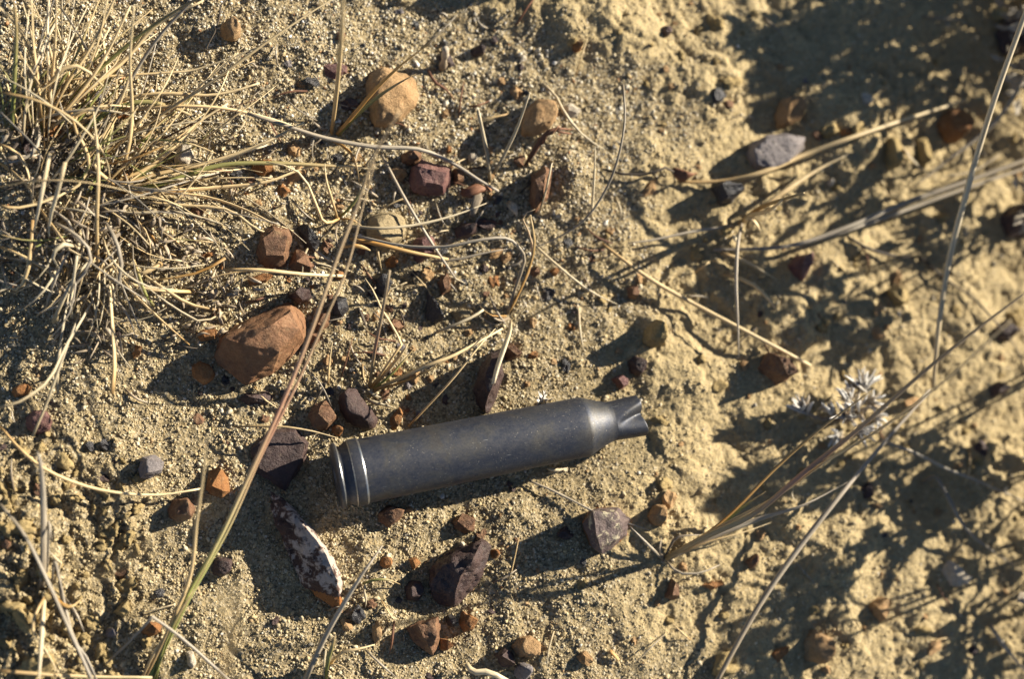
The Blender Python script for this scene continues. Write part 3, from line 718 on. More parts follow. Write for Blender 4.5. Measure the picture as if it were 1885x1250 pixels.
# small loose pebbles and soil crumbs, copies that share a few meshes
def proto_mesh(seed, r, mk, rough):
    rnd = random.Random(seed)
    bm = bmesh.new()
    bmesh.ops.create_icosphere(bm, subdivisions=3 if mk == 'clod' else 2, radius=r)
    o = Vector((seed*3.1, seed*1.7, seed*0.9))
    for v in bm.verts:
        d = v.co.normalized()
        k = 1 + rough*mnoise.noise(d*1.3+o) + rough*0.5*mnoise.noise(d*3.1+o) + (0.22*mnoise.noise(d*7+o) if mk == 'clod' else 0)
        v.co = Vector((d.x*1.15, d.y*0.95, d.z*0.75))*r*k
    me = bpy.data.meshes.new('pebble'); bm.to_mesh(me); bm.free()
    me.materials.append(SM[mk])
    if mk in ('clod', 'sandy'): me.polygons.foreach_set('use_smooth', [True]*len(me.polygons))
    return me
protos = {k: [proto_mesh(i+j*10, 0.1, k, 0.75) for i in range(3)] for j, k in enumerate(('orange', 'brown', 'dark', 'black', 'pale', 'tan', 'clod', 'grey'))}
def clear(p, r):
    u = (p.x-CA.x)*_ux + (p.y-CA.y)*_uy; v = -(p.x-CA.x)*_uy + (p.y-CA.y)*_ux
    if -0.3 < u < 6.8 and abs(v) < 0.85: return False
    return all((p.x-x)**2+(p.y-y)**2 > (s_*0.9+r)**2 for x, y, s_ in STONES)
SHORT = [((485,635),'large rusty rock'),((565,1020),'long pale crusted rock'),((845,1060),'glossy dark broken rock'),((1115,975),'lichen spotted rock'),((722,185),'tan sandstone rock'),
 ((1425,280),'flat grey purple stone'),((515,840),'dark maroon slab'),((655,755),'kidney shaped stone'),((900,705),'upright leaning rock'),((793,330),'purple red rock'),((505,457),'angular brown rock beside the tuft'),
 ((712,425),'round sandy grey stone'),((785,1170),'long dark brown rock'),((990,215),'tan lumpy stone'),((425,56),'ochre pebble near the top left'),((617,130),'flat pinkish chip'),((880,760),'cartridge body'),
 ((1178,765),'cartridge mouth'),((617,878),'cartridge rim'),((684,714),'small fan of cut blades'),((935,580),'curled red stems'),((1225,1030),'right hand grass tuft'),((1555,770),'white dried flower'),((1368,405),'little dead plant'),
 ((1750,230),'round orange stone'),((1445,205),'ochre stone in dappled shade'),((1473,490),'dark red stone under the fallen stalks'),((1200,615),'standing soil clod'),((1755,1055),'white and red stone'),((1500,1190),'half lit brown stone'),
 ((1720,500),'tall pale stalk'),((280,860),'grey pink faceted stone'),((400,890),'knobbly orange stone'),((335,940),'red brown faceted pebble'),((80,1085),'dead grey clump'),((75,777),'purple brown disc stone'),((965,1192),'rough ochre pebble'),
 ((612,246),'sparse tuft with a green blade'),((1050,315),'tan clod mound'),((1860,400),'blackish rock at the right edge'),((1610,1118),'sunlit pointed tan stone'),((800,570),'black spiky stone'),((375,685),'shaded orange oval pebble'),
 ((225,1115),'block shaped clod'),((695,1165),'slim tan splinter stone'),((150,340),'big grass tuft'),((1225,58),'dark pebble near the top middle'),((1420,680),'brown stone at the straw end'),((1850,70),'dark rock in the top right corner'),((1300,1078),'orange grey sliver'),((270,1155),'orange chip under the bent straw')]
USED = {}
def near_label(head, px, py):
    best = sorted(SHORT, key=lambda q: (q[0][0]-px)**2+(q[0][1]-py)**2)
    for (ax, ay), nm in best[:3]:
        dx, dy = px-ax, ay-py
        d = math.hypot(dx, dy); k = int(round(math.atan2(dy, dx)/(math.pi/4))) % 8
        w = ['right of', 'above and right of', 'above', 'above and left of', 'left of', 'below and left of', 'below', 'below and right of'][k]
        for pre in (['just '] if d < 75 else ['a little way ', 'well '] if d < 190 else ['far ']):
            lb = head + ' ' + pre + w + ' the ' + nm
            if lb not in USED and len(lb.split()) <= 16:
                USED[lb] = 1; return lb
    (ax, ay), nm = best[0]
    lb = head + ' scattered around the ' + nm
    return lb
rnd = random.Random(21)
cnt = 0
while cnt < 290:
    if rnd.random() < 0.62: px, py = rnd.gauss(730, 200), rnd.gauss(540, 230)
    else: px, py = rnd.uniform(0, 1885), rnd.uniform(0, 1250)
    if not (0 < px < 1885 and 0 < py < 1250): continue
    r = min(0.16, rnd.lognormvariate(math.log(0.066), 0.45))
    p = P(px, py, 0)
    if not clear(p, r): continue
    k = rnd.choices(['orange', 'brown', 'dark', 'black', 'pale', 'tan', 'grey'], [1.1, 4, 4, 4, 1.2, 4, 1.5])[0]
    if px > 1100 and rnd.random() < 0.6: k = 'tan'
    o = bpy.data.objects.new('pebble', rnd.choice(protos[k])); link(o)
    o.location = (p.x, p.y, p.z + r*0.25); o.scale = (10*r*rnd.uniform(0.8, 1.3), 10*r*rnd.uniform(0.8, 1.2), 10*r*rnd.uniform(0.7, 1.1))
    o.rotation_euler = (rnd.uniform(-0.5, 0.5), rnd.uniform(-0.5, 0.5), rnd.uniform(0, 6.28))
    tag(o, near_label('tiny %s pebble' % {'dark': 'maroon'}.get(k, k), px, py), 'pebble', 'tiny %s pebbles scattered on the sand' % k)
    STONES.append((p.x, p.y, r)); cnt += 1
cnt = 0
while cnt < 190:
    lower = rnd.random() < 0.62
    if lower: px, py = rnd.uniform(0, 330), rnd.uniform(790, 1250)
    else: px, py = rnd.uniform(1050, 1885), rnd.uniform(0, 1250)
    p = P(px, py, 0)
    if lower and float(crumb(p.x, p.y)) < rnd.uniform(0.1, 0.7): continue
    r = min(0.24, rnd.lognormvariate(math.log(0.085), 0.42))
    if not clear(p, r*0.3): continue
    o = bpy.data.objects.new('soil_crumb', rnd.choice(protos['clod'])); link(o)
    o.location = (p.x, p.y, p.z + r*(0.2 if lower else -0.1)); o.scale = (10*r*rnd.uniform(0.8, 1.3), 10*r*rnd.uniform(0.8, 1.2), 10*r*rnd.uniform(0.7, 1.1))
    o.rotation_euler = (rnd.uniform(-1, 1), rnd.uniform(-1, 1), rnd.uniform(0, 6.28))
    if lower: tag(o, near_label('crumbly soil lump', px, py), 'soil crumb', 'soil crumbs in the lower left')
    else: tag(o, near_label('tan soil lump', px, py), 'soil crumb', 'soil crumbs on the silt crust')
    cnt += 1

# ------------------------------------------------------------------ grass
def blade_material(name, stops, rough=0.5, var=0.25, spots=None):
    mt, nt, b = mat(name)
    t = N(nt, 'ShaderNodeAttribute', attribute_name='t'); a_ = N(nt, 'ShaderNodeAttribute', attribute_name='a')
    oi = N(nt, 'ShaderNodeObjectInfo')
    col = ramp(nt, t.outputs['Fac'], stops)
    cv = N(nt, 'ShaderNodeCombineXYZ')
    for i, (src, k) in enumerate(((t.outputs['Fac'], 9), (a_.outputs['Fac'], 9), (oi.outputs['Random'], 60))):
        mm = N(nt, 'ShaderNodeMath', operation='MULTIPLY'); mm.inputs[1].default_value = k
        nt.links.new(src, mm.inputs[0]); nt.links.new(mm.outputs[0], cv.inputs[i])
    n1 = noise_tex(nt, cv.outputs[0], 1.0, 5, 0.65)
    col = mix(nt, 1.0, col, ramp(nt, n1.outputs['Fac'], [(0.28, (0.45, 0.40, 0.36)), (0.5, (0.95, 0.95, 0.95)), (0.72, (1.25, 1.22, 1.18))]), 'MULTIPLY')
    hv = N(nt, 'ShaderNodeHueSaturation')
    mr = N(nt, 'ShaderNodeMapRange'); mr.inputs['To Min'].default_value = 1-var; mr.inputs['To Max'].default_value = 1+var
    nt.links.new(oi.outputs['Random'], mr.inputs[0]); nt.links.new(mr.outputs[0], hv.inputs['Value'])
    nt.links.new(col, hv.inputs['Color'])
    nt.links.new(hv.outputs[0], b.inputs['Base Color'])
    b.inputs['Roughness'].default_value = rough
    b.inputs['Specular IOR Level'].default_value = 0.45
    tr = N(nt, 'ShaderNodeBsdfTranslucent'); nt.links.new(hv.outputs[0], tr.inputs[0])
    ms = N(nt, 'ShaderNodeMixShader'); ms.inputs[0].default_value = 0.18
    out = nt.nodes['Material Output']
    nt.links.new(b.outputs[0], ms.inputs[1]); nt.links.new(tr.outputs[0], ms.inputs[2]); nt.links.new(ms.outputs[0], out.inputs[0])
    bump(nt, b, n1.outputs['Fac'], 0.3, 0.02)
    return mt
GM = {
 'straw': blade_material('straw_blade', [(0, (0.42, 0.26, 0.10)), (0.3, (0.68, 0.50, 0.25)), (1, (0.72, 0.58, 0.34))]),
 'pale':  blade_material('pale_straw', [(0, (0.52, 0.41, 0.24)), (0.5, (0.60, 0.51, 0.34)), (1, (0.58, 0.49, 0.33))]),
 'grey':  blade_material('weathered_grey_straw', [(0, (0.30, 0.245, 0.17)), (0.5, (0.40, 0.345, 0.26)), (1, (0.37, 0.32, 0.25))]),
 'green': blade_material('green_based_blade', [(0, (0.34, 0.27, 0.10)), (0.12, (0.22, 0.24, 0.06)), (0.5, (0.30, 0.28, 0.10)), (0.75, (0.48, 0.36, 0.17)), (1, (0.46, 0.34, 0.18))]),
 'shoot':   blade_material('green_to_red_shoot', [(0, (0.24, 0.28, 0.07)), (0.16, (0.32, 0.33, 0.11)), (0.28, (0.46, 0.36, 0.19)), (0.42, (0.42, 0.23, 0.15)), (0.6, (0.44, 0.32, 0.19)), (1, (0.46, 0.35, 0.21))]),
 'red':   blade_material('reddish_stalk', [(0, (0.42, 0.30, 0.14)), (0.25, (0.48, 0.36, 0.19)), (0.42, (0.42, 0.23, 0.15)), (0.6, (0.44, 0.32, 0.19)), (1, (0.46, 0.35, 0.21))]),
 'orange': blade_material('orange_blade', [(0, (0.42, 0.26, 0.10)), (0.3, (0.46, 0.24, 0.06)), (0.7, (0.48, 0.32, 0.13)), (1, (0.5, 0.38, 0.2))]),
 'root':  blade_material('dark_root', [(0, (0.045, 0.035, 0.028)), (0.5, (0.09, 0.07, 0.05)), (1, (0.16, 0.125, 0.09))], 0.75),
 'twig':  blade_material('red_brown_twig', [(0, (0.10, 0.045, 0.025)), (0.5, (0.19, 0.085, 0.045)), (1, (0.25, 0.12, 0.06))], 0.7),
 'white': blade_material('silvery_white_petal', [(0, (0.34, 0.29, 0.22)), (0.35, (0.60, 0.57, 0.51)), (1, (0.72, 0.70, 0.66))], 0.7, 0.12),
 'litter': blade_material('dead_leaf_litter', [(0, (0.22, 0.16, 0.10)), (0.5, (0.40, 0.32, 0.22)), (1, (0.50, 0.43, 0.33))], 0.75, 0.35),
}
def catmull(pts, n):
    p = [Vector(q) for q in pts]
    p = [p[0]*2-p[1]] + p + [p[-1]*2-p[-2]]
    out = []
    seg = len(p)-3
    for i in range(n):
        u = i/(n-1)*seg; k = min(int(u), seg-1); f = u-k
        a, b, c, d = p[k:k+4]
        out.append(0.5*((2*b) + (c-a)*f + (2*a-5*b+4*c-d)*f*f + (3*b-a-3*c+d)*f**3))
    return out
def tube(name, pts, rad, mk, parent=None, sides=6, flat=1.0, taper=(0.9, 1.0, 0.25), knots=0.0, spin=None, n=None):
    """tapered, slightly irregular stalk or leaf through world points; flat<1 squashes the section"""
    L = sum((Vector(pts[i+1])-Vector(pts[i])).length for i in range(len(pts)-1))
    n = n or max(6, min(34, int(L*4)))
    c = catmull(pts, n)
    rr = random.Random(int(abs(pts[0][0]*1000+pts[-1][1]*777+pts[-1][0]*99)) + n)
    ph = rr.uniform(0, 6.28) if spin is None else spin
    tw = rr.uniform(-1.2, 1.2)
    vs, fs, ta, aa = [], [], [], []
    prev = None
    for i in range(n):
        d = (c[min(i+1, n-1)]-c[max(i-1, 0)]).normalized()
        if prev is None:
            s1 = d.cross(Vector((0, 0, 1)))
            if s1.length < 0.05: s1 = Vector((1, 0, 0))
            s1.normalize()
        else:
            s1 = (prev - d*prev.dot(d)).normalized()
        prev = s1
        s2 = d.cross(s1)
        t = i/(n-1)
        w = taper[0]+(taper[1]-taper[0])*t/0.4 if t < 0.4 else taper[1]+(taper[2]-taper[1])*((t-0.4)/0.6)**1.5
        w *= rad*(1+knots*rr.uniform(-1, 1))
        for j in range(sides):
            th = 2*math.pi*j/sides
            x, y = math.cos(th), math.sin(th)*flat
            q = ph+tw*t if flat < 1 else ph
            xx, yy = x*math.cos(q)-y*math.sin(q), x*math.sin(q)+y*math.cos(q)
            vs.append(c[i]+s1*(xx*w)+s2*(yy*w)); ta.append(t); aa.append(abs(j/sides*2-1))
    for i in range(n-1):
        for j in range(sides):
            fs.append((i*sides+j, i*sides+(j+1) % sides, (i+1)*sides+(j+1) % sides, (i+1)*sides+j))
    fs.append(tuple(range(sides-1, -1, -1))); fs.append(tuple(range((n-1)*sides, n*sides)))
    return mesh_obj(name, vs, fs, GM[mk], c[0] if parent is None else parent.location, parent, attrs={'t': ta, 'a': aa})
PX = 1.0/PXCM
def W(path):
    return [P(x, y, z) for x, y, z in path]
def stalk(label, path, wpx, mk, cat='straw', name='straw', **kw):
    o = tube(name, W(path), wpx*PX/2, mk, **kw)
    return tag(o, label, cat)
def tuft(label, base, blades, name='grass_tuft', cat='grass tuft'):
    root = empty(name, P(base[0], base[1], 0))
    tag(root, label, cat)
    for b in blades:
        path, wpx, mk = b[:3]
        tube('blade', W(path), wpx*PX/2, mk, root, **(b[3] if len(b) > 3 else {}))
    return root
FL = dict(flat=0.35, taper=(0.8, 1.0, 0.1))
# small tuft whose green blades rise from the bottom left to two long stalks
tuft('tall grass shoot rising from the bottom left with long crossing stalks', (268, 1262), [
    ([(268,1262,0),(330,1125,0.6),(400,1000,1.1),(470,850,1.6),(525,730,2.0),(578,595,2.4),(622,470,2.8),(655,385,3.2),(690,285,3.9),(735,205,4.8)], 8, 'shoot', dict(taper=(1.0,1.0,0.45))),
    ([(272,1262,0),(345,1110,0.6),(420,975,1.0),(480,840,1.5),(545,710,1.8),(600,585,2.1),(640,490,2.4),(668,380,2.7),(690,300,3.0)], 6, 'shoot', dict(taper=(1.0,1.0,0.35))),
    ([(262,1262,0),(310,1160,0.6),(350,1060,1.2),(362,960,1.9),(374,875,2.6),(381,800,3.2)], 7, 'straw'),
    ([(278,1262,0),(315,1170,0.5),(360,1080,1.0),(400,1000,1.4)], 9, 'green', FL),
    ([(285,1258,0),(300,1190,0.4),(330,1130,0.8),(358,1085,1.1)], 8, 'green', FL),
    ([(256,1262,0),(285,1200,0.3),(320,1150,0.4)], 7, 'straw', FL)])
stalk('blurred upright stem tip rising close to the camera, lower left', [(405,1262,6.0),(415,1215,8),(426,1165,10),(428,1120,11.5),(423,1085,12.5)], 9, 'straw', taper=(0.6,1.0,0.9))
stalk('out of focus seed stem slanting across the lower left', [(120,1105,8),(200,1050,9.5),(290,1000,11),(400,930,12.5)], 5, 'straw', taper=(0.6,1,0.5))
# bottom left tuft
tuft('dead grey grass clump with broken sheaths in the lower left', (80, 1085), [
    ([(78,1085,0),(80,1010,0.6),(80,930,1.0),(75,860,1.4),(69,832,1.5)], 12, 'grey', dict(flat=0.4, taper=(1,0.9,0.3))),
    ([(84,1085,0),(88,1010,0.4),(90,960,0.7),(96,1000,0.9)], 8, 'grey', FL),
    ([(95,1085,0.1),(100,1030,0.6),(108,1060,0.5),(120,1110,0.3)], 6, 'grey', FL),
    ([(82,1090,0.2),(78,1150,0.6),(75,1200,0.8),(71,1262,1.2)], 9, 'pale'),
    ([(90,1085,0.2),(110,1110,0.5),(130,1118,0.6),(148,1105,0.4)], 9, 'orange', FL),
    ([(82,1100,0.2),(66,1130,0.4),(60,1160,0.4),(80,1190,0.4),(115,1255,0.6)], 6, 'straw'),
    ([(110,1070,0.2),(118,1120,0.4),(135,1180,0.5),(160,1215,0.5),(180,1258,0.6)], 11, 'grey', dict(flat=0.5)),
    ([(98,1075,0),(112,1040,0.3),(104,1030,0.4),(85,1010,0.4)], 4, 'pale'),
    ([(118,1100,0),(140,1130,0.3),(155,1165,0.2)], 5, 'grey')])
stalk('grey stalk slanting down across the dead clump, left edge', [(0,928,0.5),(45,985,0.8),(90,1075,0.9),(130,1165,0.8),(172,1258,0.8)], 9, 'grey', flat=0.6, taper=(0.7,1.0,0.9))
stalk('long straw curving across the sand in the lower left', [(0,785,0.3),(40,830,0.5),(90,868,0.45),(160,896,0.35),(230,909,0.3),(300,911,0.25),(370,900,0.3)], 6, 'straw', taper=(0.8,1,0.6))
stalk('straw lying along the bottom left edge', [(0,1236,0.6),(90,1243,0.5),(180,1247,0.4),(280,1248,0.3)], 7, 'straw', taper=(0.9,1,0.7))
stalk('sharply bent straw forming a peak, bottom left', [(196,1222,0.2),(240,1180,0.5),(278,1140,0.9),(284,1139,0.92),(340,1180,0.8),(425,1256,0.5)], 6, 'grey', taper=(0.7,1,0.9))
# bottom centre
stalk('split grey straw leaning over the orange ended rock', [(560,1256,0.2),(600,1170,0.7),(640,1100,1.0),(672,1050,1.1),(704,1005,1.0)], 10, 'grey', flat=0.5, taper=(1,1,0.35))
tuft('young sprout with one green leaf at the bottom', (600, 1235), [
    ([(600,1256,0),(603,1215,0.5),(612,1190,0.8),(618,1168,1.0)], 9, 'green', FL),
    ([(598,1240,0.1),(625,1203,0.4),(660,1196,0.5),(690,1187,0.4)], 6, 'straw'),
    ([(600,1225,0.2),(625,1225,0.4),(655,1248,0.3)], 6, 'straw', FL),
    ([(597,1250,0),(598,1215,0.4),(600,1195,0.7)], 10, 'pale', FL)])
stalk('small green tipped stem lying left of the glossy broken rock', [(668,1075,0.1),(690,1068,0.25),(715,1068,0.25),(738,1077,0.1)], 5, 'green')
stalk('short white root hair below the green tipped stem', [(676,1068,0.15),(670,1085,0.1),(674,1105,0.1),(672,1120,0.05)], 5, 'pale', knots=0.3)
stalk('thick pale curled stem at the bottom edge', [(858,1222,0.3),(872,1238,0.35),(900,1238,0.4),(935,1256,0.4)], 12, 'pale', taper=(0.8,1,0.9))
stalk('thin curved hair root right of the glossy rock', [(955,990,0.1),(945,1040,0.15),(935,1080,0.1),(950,1115,0.05)], 2.5, 'straw', name='root', cat='root')
stalk('thin twisted root running beside the lichen spotted rock', [(970,884,0.08),(1010,900,0.15),(1060,925,0.12),(1110,950,0.3),(1160,965,0.15),(1200,978,0.08)], 5, 'grey', name='root', cat='root', knots=0.25)
# plant with leaves in front of the tan sandstone
tuft('sparse tuft with a green and a red blade by the tan sandstone rock', (612, 246), [
    ([(610,246,0),(618,185,1.2),(626,100,2.6),(630,40,3.6),(631,-20,4.6)], 8, 'straw', dict(taper=(0.9,1,0.7))),
    ([(619,248,0),(650,212,0.7),(690,165,1.4),(735,122,2.2),(790,78,3.0),(880,0,4.2)], 8, 'orange', FL),
    ([(621,250,0),(650,218,0.5),(690,182,0.9),(730,155,1.2),(766,135,1.4)], 10, 'green', FL),
    ([(612,258,0.1),(640,275,0.4),(655,300,0.5),(662,340,0.4)], 6, 'orange', FL),
    ([(606,240,0),(590,235,0.15),(575,222,0.1)], 6, 'litter', FL)])
stalk('long arching straw from the tuft to the husk, upper centre', [(455,208,0.8),(530,232,0.8),(600,254,0.7),(690,270,0.7),(770,274,0.6),(830,298,0.4),(880,330,0.3),(918,352,0.2)], 8, 'grey', taper=(0.8,1,0.6))
stalk('white straw standing up left of the pair, upper centre', [(903,335,0),(897,285,0.5),(888,240,0.9),(880,203,1.2)], 7, 'pale', taper=(0.8,1,0.9))
stalk('white straw standing up right of the pair, upper centre', [(908,322,0),(928,285,0.5),(952,235,1.0),(975,170,1.6)], 7, 'pale', taper=(0.8,1,0.5))
stalk('pale straw behind the tan lumpy stone', [(998,152,0.2),(1022,175,0.3),(1042,212,0.5),(1075,250,0.3),(1114,276,0.15)], 6, 'pale')
stalk('thin arching grey stem on the upper middle silt', [(1147,155,1.4),(1150,220,1.5),(1138,290,1.3),(1112,355,0.9),(1070,410,0.5),(1010,445,0.25),(958,462,0.1)], 5, 'grey')
tuft('red brown forked beaded twig beside the tan clods', (966, 305), [
    ([(966,305,0.05),(985,275,0.4),(1003,248,0.6),(1022,237,0.65),(1055,238,0.6)], 8, 'twig', dict(knots=0.4)),
    ([(1005,247,0.6),(1018,243,0.75),(1030,230,0.8)], 6, 'twig', dict(knots=0.4)),
    ([(1022,237,0.65),(1034,243,0.6),(1052,246,0.5)], 6, 'twig', dict(knots=0.4)),
    ([(990,268,0.45),(1000,262,0.6),(1006,252,0.7)], 5, 'twig', dict(knots=0.4))], name='forked_twig', cat='twig')
stalk('black rough twig on the silt left of the dead leaf', [(1112,312,0.05),(1160,322,0.15),(1200,318,0.2),(1228,308,0.2),(1243,325,0.15),(1238,358,0.05)], 5, 'root', name='twig', cat='twig', knots=0.35)
stalk('thin crooked black twig near the top left pebble', [(418,-6,0.3),(404,15,0.3),(402,48,0.25),(383,78,0.2),(380,118,0.05)], 3, 'root', name='twig', cat='twig', knots=0.3)
stalk('dark little twig left of the tan clod, upper centre', [(788,128,0.1),(800,150,0.15),(822,165,0.12),(838,185,0.05)], 5, 'twig', name='twig', cat='twig', knots=0.3)
stalk('woody stub of a broken stem at the top centre', [(815,128,-0.05),(817,112,0.25),(820,98,0.45),(820,88,0.6)], 13, 'litter', name='stem_stub', cat='stem', knots=0.25, taper=(1,1,0.9))
# centre
tuft('curled red stems with a pale raised leaf in the centre', (935, 580), [
    ([(935,578,0),(950,550,0.4),(972,500,0.9),(984,450,1.3),(976,395,1.6)], 9, 'orange', dict(flat=0.4, taper=(1,0.9,0.3))),
    ([(938,575,0),(955,540,0.3),(978,485,0.7),(978,440,1.0),(962,400,1.2),(985,385,1.4)], 5, 'red'),
    ([(935,575,0.1),(947,535,0.5),(965,480,0.9),(955,455,1.2),(930,438,1.4),(880,442,1.5),(820,454,1.4),(740,452,1.1),(650,432,0.6)], 6, 'grey', dict(taper=(1,1,0.7))),
    ([(932,580,0),(910,582,0.2),(895,575,0.3),(882,562,0.35)], 7, 'orange', FL),
    ([(940,590,0.1),(938,610,0.7),(928,640,1.3),(916,675,1.7),(908,706,2.0)], 14, 'pale', dict(flat=0.3, taper=(0.4,1,0.6))),
    ([(938,585,0),(920,590,0.15),(900,578,0.2)], 6, 'litter', FL)])
tuft('small fan of cut blades sprouting above the cartridge', (684, 714), [
    ([(680,714,0),(689,650,0.8),(703,580,1.6),(717,498,2.4)], 7, 'red', dict(taper=(0.9,1,0.8))),
    ([(684,714,0),(710,675,0.5),(735,640,0.8),(738,632,0.85),(722,600,1.0),(700,565,1.1),(690,540,1.2),(672,512,1.2)], 5, 'straw'),
    ([(686,715,0),(715,680,0.4),(740,650,0.7),(752,632,0.8)], 8, 'straw', FL),
    ([(688,716,0),(720,690,0.4),(745,662,0.6),(764,640,0.8)], 9, 'green', FL),
    ([(690,717,0),(740,695,0.5),(790,672,0.8),(832,656,0.9),(880,630,0.7),(925,605,0.5)], 7, 'straw', dict(taper=(0.9,1,0.5))),
    ([(690,718,0),(735,706,0.4),(785,685,0.7),(832,657,0.9)], 7, 'orange', FL),
    ([(676,716,0.1),(690,728,0.15),(702,732,0.1)], 6, 'pale', FL)])
stalk('thin straw leaning down to the cartridge body', [(752,785,0.05),(790,745,0.4),(840,690,0.8),(880,640,0.9),(912,605,0.7)], 4, 'straw')
stalk('pale straw piece lying over the grey tan pebble', [(803,612,0.15),(840,597,0.4),(872,582,0.45),(890,570,0.4)], 6, 'pale', taper=(0.9,1,0.8))
stalk('straight grey straw crossing from the arching straw to the centre', [(703,285,0.3),(745,365,0.4),(790,440,0.45),(838,512,0.2)], 6, 'grey', taper=(0.9,1,0.7))
stalk('curved straw with bleached ends over the sandy stone', [(640,415,0.4),(700,420,0.75),(770,413,0.7),(840,395,0.5),(900,372,0.3)], 6, 'pale')
stalk('straw running beneath the long stalks at the rocks', [(415,497,0.5),(480,497,0.7),(560,505,0.6),(635,508,0.3)], 7, 'straw', taper=(0.8,1,0.8))
stalk('thick lower straw under the arched grey stem', [(645,440,0.3),(690,448,0.5),(760,465,0.5),(825,477,0.3)], 9, 'orange', taper=(0.7,1,0.6))
stalk('orange leaf tip crossing the two long stalks', [(632,455,0.4),(650,452,0.5),(668,455,0.5),(682,461,0.45)], 9, 'orange', flat=0.4)
stalk('grey straw end in the middle by the curled stems', [(793,481,0.1),(840,478,0.2),(890,466,0.25),(935,458,0.2)], 5, 'grey')
stalk('curled thin grass leaf above the rust brown rock', [(565,685,0.3),(585,700,0.5),(600,725,0.4),(610,748,0.3)], 5, 'grey', flat=0.5)
stalk('grey splinter of wood in the sand, centre', [(660,568,0.05),(668,585,0.15),(676,605,0.05)], 11, 'root', name='wood_splinter', cat='splinter', flat=0.5)
stalk('white torn root fibre above the cartridge base', [(672,733,0.08),(690,742,0.15),(705,745,0.12),(728,752,0.05)], 10, 'pale', name='root', cat='root', flat=0.45, knots=0.35)
stalk('thin straw touching the slab and cartridge base', [(430,786,0.2),(510,785,0.5),(570,793,0.5),(620,806,0.3)], 4, 'straw')
stalk('vertical thin straw on the sand left of the sprout', [(604,710,0.05),(606,670,0.2),(612,630,0.3)], 4, 'straw')
stalk('dark hair twig left of the sprout', [(628,695,0.05),(640,655,0.2),(650,618,0.15)], 3, 'twig', name='twig', cat='twig')
tuft('tiny fan of blades at the first stalk crossing', (625, 400), [
    ([(622,405,0),(612,370,0.3),(600,330,0.5),(598,300,0.6)], 5, 'straw'),
    ([(626,400,0),(650,375,0.3),(668,345,0.5),(678,310,0.8)], 6, 'green', FL),
    ([(624,402,0),(605,410,0.2),(590,400,0.3),(570,345,0.7),(540,310,0.8),(490,298,0.7)], 6, 'straw'),
    ([(628,402,0),(650,405,0.2),(672,420,0.1)], 5, 'orange', FL),
    ([(622,408,0),(618,430,0.2),(622,450,0.1)], 4, 'litter')])
# right part
stalk('straw lying diagonally over the silt right of centre', [(1108,448,0.15),(1150,480,0.25),(1210,522,0.3),(1290,566,0.3),(1400,624,0.3),(1492,673,0.15)], 9, 'straw', taper=(0.6,1,0.8))
stalk('thin straw from the curled stems to the shadow line', [(978,445,0.15),(1030,492,0.3),(1085,535,0.25),(1136,560,0.1)], 5, 'pale')
stalk('tall pale stalk standing across the right side', [(1718,714,0.3),(1728,600,1.0),(1745,490,1.6),(1768,395,2.1),(1800,280,2.8),(1838,160,3.5),(1900,-10,4.4)], 13, 'pale', taper=(0.7,1,0.8))
stalk('second straw crossing behind the tall pale stalk', [(1895,125,1.2),(1855,195,1.0),(1815,240,0.7),(1740,298,0.4),(1680,345,0.2)], 9, 'grey')
tuft('fallen pair of grey stalks across the right side', (1900, 292), [
    ([(1900,290,0.8),(1790,330,0.7),(1670,372,0.6),(1560,418,0.5),(1450,453,0.4),(1314,460,0.2)], 11, 'grey', dict(taper=(1,1,0.5))),
    ([(1900,305,0.6),(1780,345,0.5),(1650,392,0.4),(1540,430,0.3),(1480,448,0.2)], 10, 'grey', dict(taper=(1,1,0.5), flat=0.6)),
    ([(1840,285,0.5),(1790,315,0.5),(1730,325,0.4)], 8, 'grey', FL)], name='fallen_stalks', cat='stalks')
stalk('long fallen straw passing the flat grey stone', [(1248,335,0.1),(1330,333,0.2),(1400,318,0.35),(1480,285,0.4),(1570,252,0.4),(1680,215,0.4),(1778,184,0.3)], 11, 'straw', taper=(0.5,1,0.5))
stalk('straw slanting up from the little dead plant', [(1360,412,0.1),(1430,362,0.4),(1500,315,0.5),(1562,283,0.4)], 10, 'straw', taper=(0.9,1,0.3))
tuft('little dead plant with orange leaves right of centre', (1368, 405), [
    ([(1368,405,0),(1395,385,0.9),(1425,372,1.6),(1480,355,2.5)], 10, 'orange', dict(flat=0.8, taper=(1, 1, 0.5))),
    ([(1366,408,0),(1385,395,0.7),(1415,388,1.3),(1440,368,2.0)], 9, 'straw', dict(flat=0.8, taper=(1, 1, 0.5))),
    ([(1366,410,0.2),(1358,450,0.7),(1355,520,0.9),(1358,590,0.7),(1360,655,0.4)], 7, 'grey'),
    ([(1368,412,0.1),(1378,400,0.5),(1392,410,0.6),(1402,430,0.5)], 14, 'straw', FL),
    ([(1362,430,0.1),(1354,440,0.3),(1350,433,0.4)], 15, 'pale', dict(flat=0.5, taper=(0.5,1,0.5))),
    ([(1352,415,0),(1320,420,0.2),(1280,425,0.3),(1200,442,0.2),(1155,447,0.1)], 6, 'grey')], name='dead_plant', cat='plant')
stalk('upper of two short straws under the fallen grey pair', [(1328,466,0.2),(1370,480,0.3),(1430,515,0.15)], 8, 'straw')
stalk('lower of two short straws under the fallen grey pair', [(1332,504,0.2),(1380,520,0.3),(1410,545,0.25),(1432,576,0.1)], 8, 'straw')
